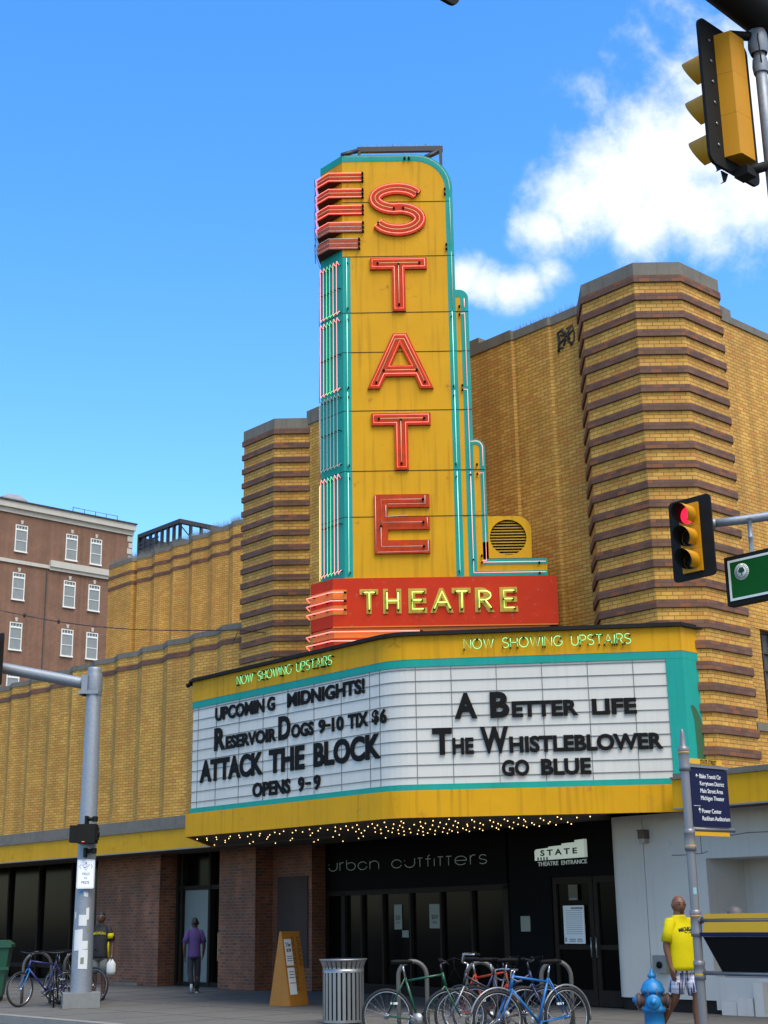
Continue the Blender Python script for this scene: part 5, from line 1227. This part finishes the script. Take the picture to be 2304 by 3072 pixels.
        mb.lathe([(0, -.05), (.02, -.05), (.02, .05), (0, .05)], 8, hub, 'y'); mb.build('spokes', CHR, wh)
        if fender:
            mb = MB(FF); a0, a1 = (20, 190) if nm == 'rh' else (10, 150)
            mb.tube([(hub.x + (W + .022) * math.cos(R(a0 + (a1 - a0) * i / 16)), 0, hub.z + (W + .022) * math.sin(R(a0 + (a1 - a0) * i / 16))) for i in range(17)], .014, 5); mb.build('mudguard', fender, wh)
    mb = MB(F); mb.lathe([(0, -.055), (.09, -.055), (.09, -.05), (0, -.05)], 20, P['bb'], 'y')
    for s in (-1, 1):
        o = V((.13 * s, .07 * s, -.09 * s)); mb.tube([P['bb'] + V((0, .07 * s, 0)), P['bb'] + o], .010, 5); mb.box(P['bb'].x + o.x - .04, P['bb'].x + o.x + .04, o.y, o.y + .08 * s, P['bb'].z + o.z - .01, P['bb'].z + o.z + .01)
    mb.lathe([(0, -.045), (.04, -.045), (.04, -.04), (0, -.04)], 12, P['rh'], 'y')
    mb.build('crankset', STEEL, t_)
    mb = MB(F)
    mb.box(P['rh'].x + .05, P['rh'].x + .14, -.012, .012, W + .14, W + .165); mb.build('spoke_reflector', WHT, t_)
    return t_
bike('green diamond frame bicycle parked beside the litter bin', (-0.06, 18.95), (0.87, 18.76), B_GRN, steer=10, bar='flat')
bike('black upright bicycle with swept handlebar, between the green one and the blue one', (1.72, 19.0), (.74, 18.75), B_BLK, steer=-14, style='step', bar='rise', forkm=STEEL)
bike('orange bicycle mostly hidden behind the black upright one', (0.93, 19.71), (1.66, 19.09), B_ORG, steer=18, bar='flat')
bike('blue road bicycle with silver mudguards and drop bars, nearest the front at the right end', (2.16, 18.24), (1.28, 17.72), B_BLU, steer=-6, bar='drop', fender=STEEL, wheel=.345)
bike('navy bicycle hidden behind the blue road bicycle, its wheel rim showing', (1.1, 19.33), (2.0, 18.95), B_NVY, steer=6, style='step', bar='flat', fender=B_BLK)
bike('violet bicycle with a blue fork at the far left beside the green bin', (-6.35, 28.75), (-7.16, 28.2), B_VIO, steer=20, forkm=B_BLU, bar='flat', wheel=.325)
bike('black bicycle seen end on, just left of the sticker covered pole', (-6.55, 29.0), (-6.42, 27.95), B_BLK, steer=4, bar='flat', fender=B_BLK)
bike('dark bicycle half hidden behind the sticker covered pole', (-6.62, 29.2), (-5.86, 28.95), B_BLK, steer=-4, bar='flat', wheel=.345)

# ================================================================ PEOPLE
def skin_body(name, nodes, edges, mts, parent, F, scale, root=0, extra=None):
    """one continuous skinned surface grown from a jointed skeleton"""
    me = bpy.data.meshes.new('sk'); o = bpy.data.objects.new('sk', me); C.objects.link(o)
    me.from_pydata([V(q[0]) * scale for q in nodes], edges, [])
    m_ = o.modifiers.new('s', 'SKIN'); m_.use_smooth_shade = True
    for i, d in enumerate(me.skin_vertices[0].data):
        r = nodes[i][1]; r = r if isinstance(r, tuple) else (r, r); d.radius = (r[0] * scale, r[1] * scale); d.use_root = (i == root)
    s_ = o.modifiers.new('u', 'SUBSURF'); s_.levels = 2
    dg = bpy.context.evaluated_depsgraph_get(); mm = bpy.data.meshes.new_from_object(o.evaluated_get(dg))
    mb = MB(F); mb.add([tuple(v.co) for v in mm.vertices], [tuple(p.vertices) for p in mm.polygons], sm=True)
    bpy.data.objects.remove(o); bpy.data.meshes.remove(mm)
    if extra: extra(mb)
    return mb.build(name, mts, parent)
def loft(mb, rings, n=18, cap=True):
    vs = []; fs = []
    for (cx, cy, z, rx, ry) in rings:
        for k in range(n): a = 2 * math.pi * k / n; vs.append((cx + rx * math.cos(a), cy + ry * math.sin(a), z))
    for i in range(len(rings) - 1):
        for k in range(n): fs.append((i * n + k, i * n + (k + 1) % n, (i + 1) * n + (k + 1) % n, (i + 1) * n + k))
    if cap: fs += [tuple(range(n))[::-1], tuple(range((len(rings) - 1) * n, len(rings) * n))]
    mb.add(vs, fs, sm=True)
def person(label, loc, az, h, skin, J, shirt, bottom, bottom_len, hair=None, girth=1.0, shoe=SHOE, text=None, panel=None, watch=False):
    t_ = thing('person', label, 'person', loc, 0)
    F = frw(loc, az)
    nd, ed = [], []
    def add(p, r, par=None):
        nd.append((p, r)); i = len(nd) - 1
        if par is not None: ed.append((par, i))
        return i
    pel = add((0, 0, .53), .052); wa = add((0, 0, .60), .060, pel); ch = add((0, .004, .71), .062, wa); uc = add((0, .008, .78), .045, ch)
    n0 = add((0, .008, .835), .044, uc); n1 = add((0, .0, .868), .042, n0)
    tx, ty = J.get('head', (0, 0))
    h1 = add((tx * .5, -.006 + ty * .5, .905), .040, n1)
    fx, fy = J.get('face', (0, -1))
    for s in (-1, 1):
        k = 'L' if s < 0 else 'R'
        sh = add((s * .088, .008, .790), .036, uc); el = J.get('el' + k, (s * .128, .02, .635)); wr = J.get('wr' + k, (s * .130, -.012, .500))
        e = add(el, .026, sh); w_ = add(wr, .018, e)
        d = (V(wr) - V(el)).normalized(); pm = V(wr) + d * .035; p_ = add(tuple(pm), .020, w_)
        side = V((0, 1, 0)) if abs(d.y) < .9 else V((0, 0, 1)); side = (side - d * side.dot(d)).normalized()
        for i, L_ in enumerate((.040, .046, .044, .034)):
            q = pm + d * .018 + side * (.016 - .0105 * i); a = add(tuple(q), .0062, p_); b_ = add(tuple(q + d * L_ * .55 + V((-s * .004, 0, 0))), .0056, a); add(tuple(q + d * L_ + V((-s * .014, 0, 0))), .0048, b_)
        q = pm - d * .012 - side * .020; a = add(tuple(q), .0068, p_); add(tuple(q + d * .028 - side * .010), .0055, a)
        hp = add((s * .048, 0, .505), .044, pel); kn = J.get('kn' + k, (s * .055, -.01, .285)); an = J.get('an' + k, (s * .055, .012, .045)); to = J.get('to' + k, (an[0] + s * .008, an[1] - .085, .022))
        kk = add(kn, .034, hp); mid = tuple((V(kn) * .68 + V(an) * .32) + V((0, .012, 0))); m_ = add(mid, .034, kk); aa = add(an, .023, m_); add(to, .018, aa)
    def head(mb):
        nx, ny = 24, 18; vs = []; fs = []
        FX = V((fx, fy, 0)).normalized(); SX = V((-FX.y, FX.x, 0)); c = V((tx, ty - .002, .926))
        for j in range(ny + 1):
            ph = math.pi * j / ny; zz = math.cos(ph); rr = math.sin(ph)
            for i in range(nx):
                th = 2 * math.pi * i / nx; f = math.cos(th) * rr; q = math.sin(th) * rr
                fr_ = .055 if f > 0 else .064; wd = .049 * (1 - .07 * max(0, -zz)); zc = zz * (.068 if zz < 0 else .066)
                x = f * fr_; y = q * wd
                if f > 0:
                    nose = math.exp(-((q) / .16) ** 2) * math.exp(-((zc + .014) / .017) ** 2); x += .014 * nose
                    x += .004 * math.exp(-((zc - .012) / .008) ** 2) * (1 - nose); x -= .005 * math.exp(-((zc - .0) / .008) ** 2) * math.exp(-((abs(q) - .40) / .2) ** 2)
                    x += .005 * math.exp(-((zc + .038) / .007) ** 2) * math.exp(-(q / .35) ** 2); x += .006 * math.exp(-((zc + .060) / .012) ** 2) * math.exp(-(q / .4) ** 2)
                ear = math.exp(-((abs(q) - 1) / .10) ** 2) * math.exp(-((f + .08) / .22) ** 2) * math.exp(-((zc + .004) / .016) ** 2); y += math.copysign(.016 * ear, q)
                p_ = c + FX * x + SX * y + V((0, 0, zc)); vs.append(tuple(p_ * h))
        for j in range(ny):
            for i in range(nx): fs.append((j * nx + i, j * nx + (i + 1) % nx, (j + 1) * nx + (i + 1) % nx, (j + 1) * nx + i))
        mb.add(vs, fs, sm=True)
    body = skin_body('body', nd, ed, skin, t_, F, h, extra=head)
    mb = MB(F); FX = V((fx, fy, 0)).normalized(); SX = V((-FX.y, FX.x, 0)); hc = V((tx, ty - .002, 0))
    for s in (-1, 1):
        e_ = hc + FX * .048 + SX * (s * .0175) + V((0, 0, .932)); mb.lathe([(0, -.005 * h), (.0085 * h, 0), (0, .005 * h)], 8, e_ * h)
        e1 = hc + FX * .0545 + SX * (s * .008) + V((0, 0, .9445)); e2 = hc + FX * .044 + SX * (s * .027) + V((0, 0, .943)); mb.tube([e1 * h, e2 * h], .0036 * h, 4)
    m1 = hc + FX * .046 + SX * -.013 + V((0, 0, .891)); m3 = hc + FX * .046 + SX * .013 + V((0, 0, .891)); mb.tube([m1 * h, (hc + FX * .052 + V((0, 0, .891))) * h, m3 * h], .0024 * h, 4)
    q1 = hc + FX * .047 + SX * -.011 + V((0, 0, .899)); q2 = hc + FX * .0535 + V((0, 0, .900)); q3 = hc + FX * .047 + SX * .011 + V((0, 0, .899)); mb.tube([q1 * h, q2 * h, q3 * h], .0036 * h, 4); mb.tube([(hc + FX * .040 + SX * -.008 + V((0, 0, .876))) * h, (hc + FX * .043 + V((0, 0, .873))) * h, (hc + FX * .040 + SX * .008 + V((0, 0, .876))) * h], .007 * h, 5)
    mb.build('face_details', HAIR, body)
    g = girth
    # shirt: torso and two sleeves
    mb = MB(F); S2 = lambda rings: [(a * h, b * h, c * h, d * h, e * h) for a, b, c, d, e in rings]
    loft(mb, S2([(0, .0, .470, .100 * g, .073 * g), (0, .0, .50, .102 * g, .075 * g), (0, 0, .57, .096 * g, .072 * g), (0, 0, .64, .096 * g, .070 * g), (0, .004, .72, .104 * g, .072 * g), (0, .008, .78, .108, .062), (0, .010, .815, .090, .048), (0, .008, .842, .056, .048), (0, .004, .856, .047, .046)]), 22)
    for s in (-1, 1):
        k = 'L' if s < 0 else 'R'; el = V(J.get('el' + k, (s * .128, .02, .635))); sh = V((s * .090, .008, .798)); e2 = sh.lerp(el, .80)
        mb.tube([sh * h + V((-s * .03, 0, 0)), sh * h, sh.lerp(el, .4) * h, e2 * h], [.042 * h, .046 * h, .042 * h, .044 * h], 14)
    sh_ = mb.build('shirt', shirt, t_)
    if text:
        mb = MB(F); yb = -.073 * g * h
        txt(mb, text[0], -.10 * h * .72, .10 * h * .72, .742 * h, .772 * h, 0, .004, .02)
        for i, q in enumerate(mb.v):
            lq = F.inverted() @ q; x = lq.x; lq.z -= (x / (.1 * h)) ** 2 * .02 * h
            lq.y += -.0745 * h * math.sqrt(max(.05, 1 - (x / (.112 * h)) ** 2)) + .002; mb.v[i] = F @ lq
        if len(text) > 2:
            m2 = MB(F); txt(m2, text[2], -.03 * h, .03 * h, .715 * h, .735 * h, 0, .004, .02)
            for i, q in enumerate(m2.v):
                lq = F.inverted() @ q; lq.y += -.0765 * h * math.sqrt(max(.05, 1 - (lq.x / (.112 * h)) ** 2)); m2.v[i] = F @ lq
            b0_ = len(mb.v); mb.v += m2.v; mb.f += [tuple(b0_ + j for j in f) for f in m2.f]; mb.sm += m2.sm; mb.mi += m2.mi
        mb.build('shirt_lettering', text[1], sh_)
    if panel:
        mb = MB(F); mb.tube([(.106 * h, -.012 * h, .48 * h), (.100 * h, -.012 * h, .6 * h), (.100 * h, 0, .66 * h)], .011 * h, 6); mb.tube([(.122 * h, .0 * h, .69 * h), (.118 * h, -.0 * h, .75 * h)], .038 * h, 8); mb.build('side_stripe', panel, sh_)
    mb = MB(F)
    loft(mb, S2([(0, 0, .545, .084 * g, .060 * g), (0, 0, .50, .092 * g, .066 * g), (0, 0, .455, .094 * g, .070 * g)]), 20)
    for s in (-1, 1):
        k = 'L' if s < 0 else 'R'; hp = V((s * .046, 0, .475)); kn = V(J.get('kn' + k, (s * .055, -.01, .285))); an = V(J.get('an' + k, (s * .055, .012, .045)))
        if bottom_len == 'short': q = hp.lerp(kn, .86); mb.tube([(hp + V((0, 0, .03))) * h, hp * h, hp.lerp(q, .5) * h, q * h], [.038 * h, .050 * h, .054 * h, .058 * h], 14)
        else: q = kn.lerp(an, .93); mb.tube([(hp + V((0, 0, .03))) * h, hp * h, kn * h, kn.lerp(an, .5) * h, q * h], [.038 * h, .048 * h, .044 * h, .038 * h, .034 * h], 14)
    mb.build('shorts' if bottom_len == 'short' else 'trousers', bottom, t_)
    for s in (-1, 1):
        k = 'L' if s < 0 else 'R'; an = V(J.get('an' + k, (s * .055, .012, .045))); to = V(J.get('to' + k, (an.x + s * .008, an.y - .085, .022)))
        d = (to - an).normalized(); up_ = V((0, 0, 1)); up_ = (up_ - d * up_.dot(d)).normalized(); c = an - d * .02 - up_ * .012
        mb = MB(F); mb.tube([c * h, (c + d * .03) * h, (c + d * .075) * h, (c + d * .115) * h], [.020 * h, .027 * h, .026 * h, .016 * h], 10); so_ = mb.build('shoe', shoe, t_)
        mb = MB(F); mb.tube([(c - up_ * .022) * h, (c + d * .05 - up_ * .024) * h, (c + d * .11 - up_ * .016) * h], [.016 * h, .020 * h, .014 * h], 8); mb.build('sole', SOLE, so_)
    if hair:
        mb = MB(F); vs = []
        loft(mb, S2([(tx, .016 + ty, .905, .040, .046), (tx, .010 + ty, .940, .047, .055), (tx, .006 + ty, .965, .046, .055), (tx, .002 + ty, .990, .034, .042), (tx, 0 + ty, 1.003, .012, .014)]), 16); mb.build('hair', hair, t_)
    if watch:
        wr = V(J.get('wrR', (.130, -.012, .500))); mb = MB(F); mb.tube([(wr + V((0, 0, -.006))) * h, (wr + V((0, 0, .008))) * h], .021 * h, 12); mb.build('watch', CHR, t_)
    return t_
MAN = V((3.77, 18.95, 0))
person('bald man in a yellow tee and plaid shorts walking beside the blue hydrant', MAN, 56, 1.78, SKIN,
       dict(face=(-.34, -.94), knL=(-.06, .03, .29), anL=(-.07, .17, .10), toL=(-.072, .11, .035), knR=(.055, -.07, .285), anR=(.055, -.06, .045), elL=(-.135, .02, .635), wrL=(-.125, -.005, .495), elR=(.150, .01, .640), wrR=(.165, -.02, .505)),
       TEEY, PLAID, 'short', None, 1.2, text=('MICHIGAN', NAVY, 'M'), watch=True)
person('boy in a purple tee and dark jeans walking away past the frosted shop pane', V((-4.36, 32.4, 0)), 262, 1.60, SKIN2,
       dict(knL=(-.05, -.05, .29), anL=(-.045, -.05, .045), knR=(.05, .0, .28), anR=(.03, .16, .12), toR=(.03, .135, .035), elR=(.14, .03, .635), elL=(-.135, -.03, .635), wrL=(-.125, -.08, .52)),
       TEEP, JNS, 'long', HAIR, .88)
person('person in a black and yellow jersey standing half behind the sticker covered pole', V((-6.02, 30.2, 0)), 92, 1.75, SKIN2,
       dict(face=(.1, -.99), elR=(.145, .02, .635), wrR=(.150, -.02, .50)), TEEB, SHO, 'short', HAIR, 1.0, text=('MICHIGAN', TEEY), panel=TEEY)
t_ = thing('carrier_bag', 'white carrier bag held by the person in the black and yellow jersey', 'bag', V((-5.76, 30.1, .45)))
mb = MB(frw(V((-5.76, 30.12, 0)), 90)); loft(mb, [(0, 0, .50, .07, .04), (0, 0, .56, .10, .06), (0, 0, .72, .09, .05), (0, 0, .80, .03, .02)], 12); mb.tube([(-.02, 0, .79), (0, 0, .87), (.02, 0, .79)], .008, 5); mb.build('sack', PAPER, t_)
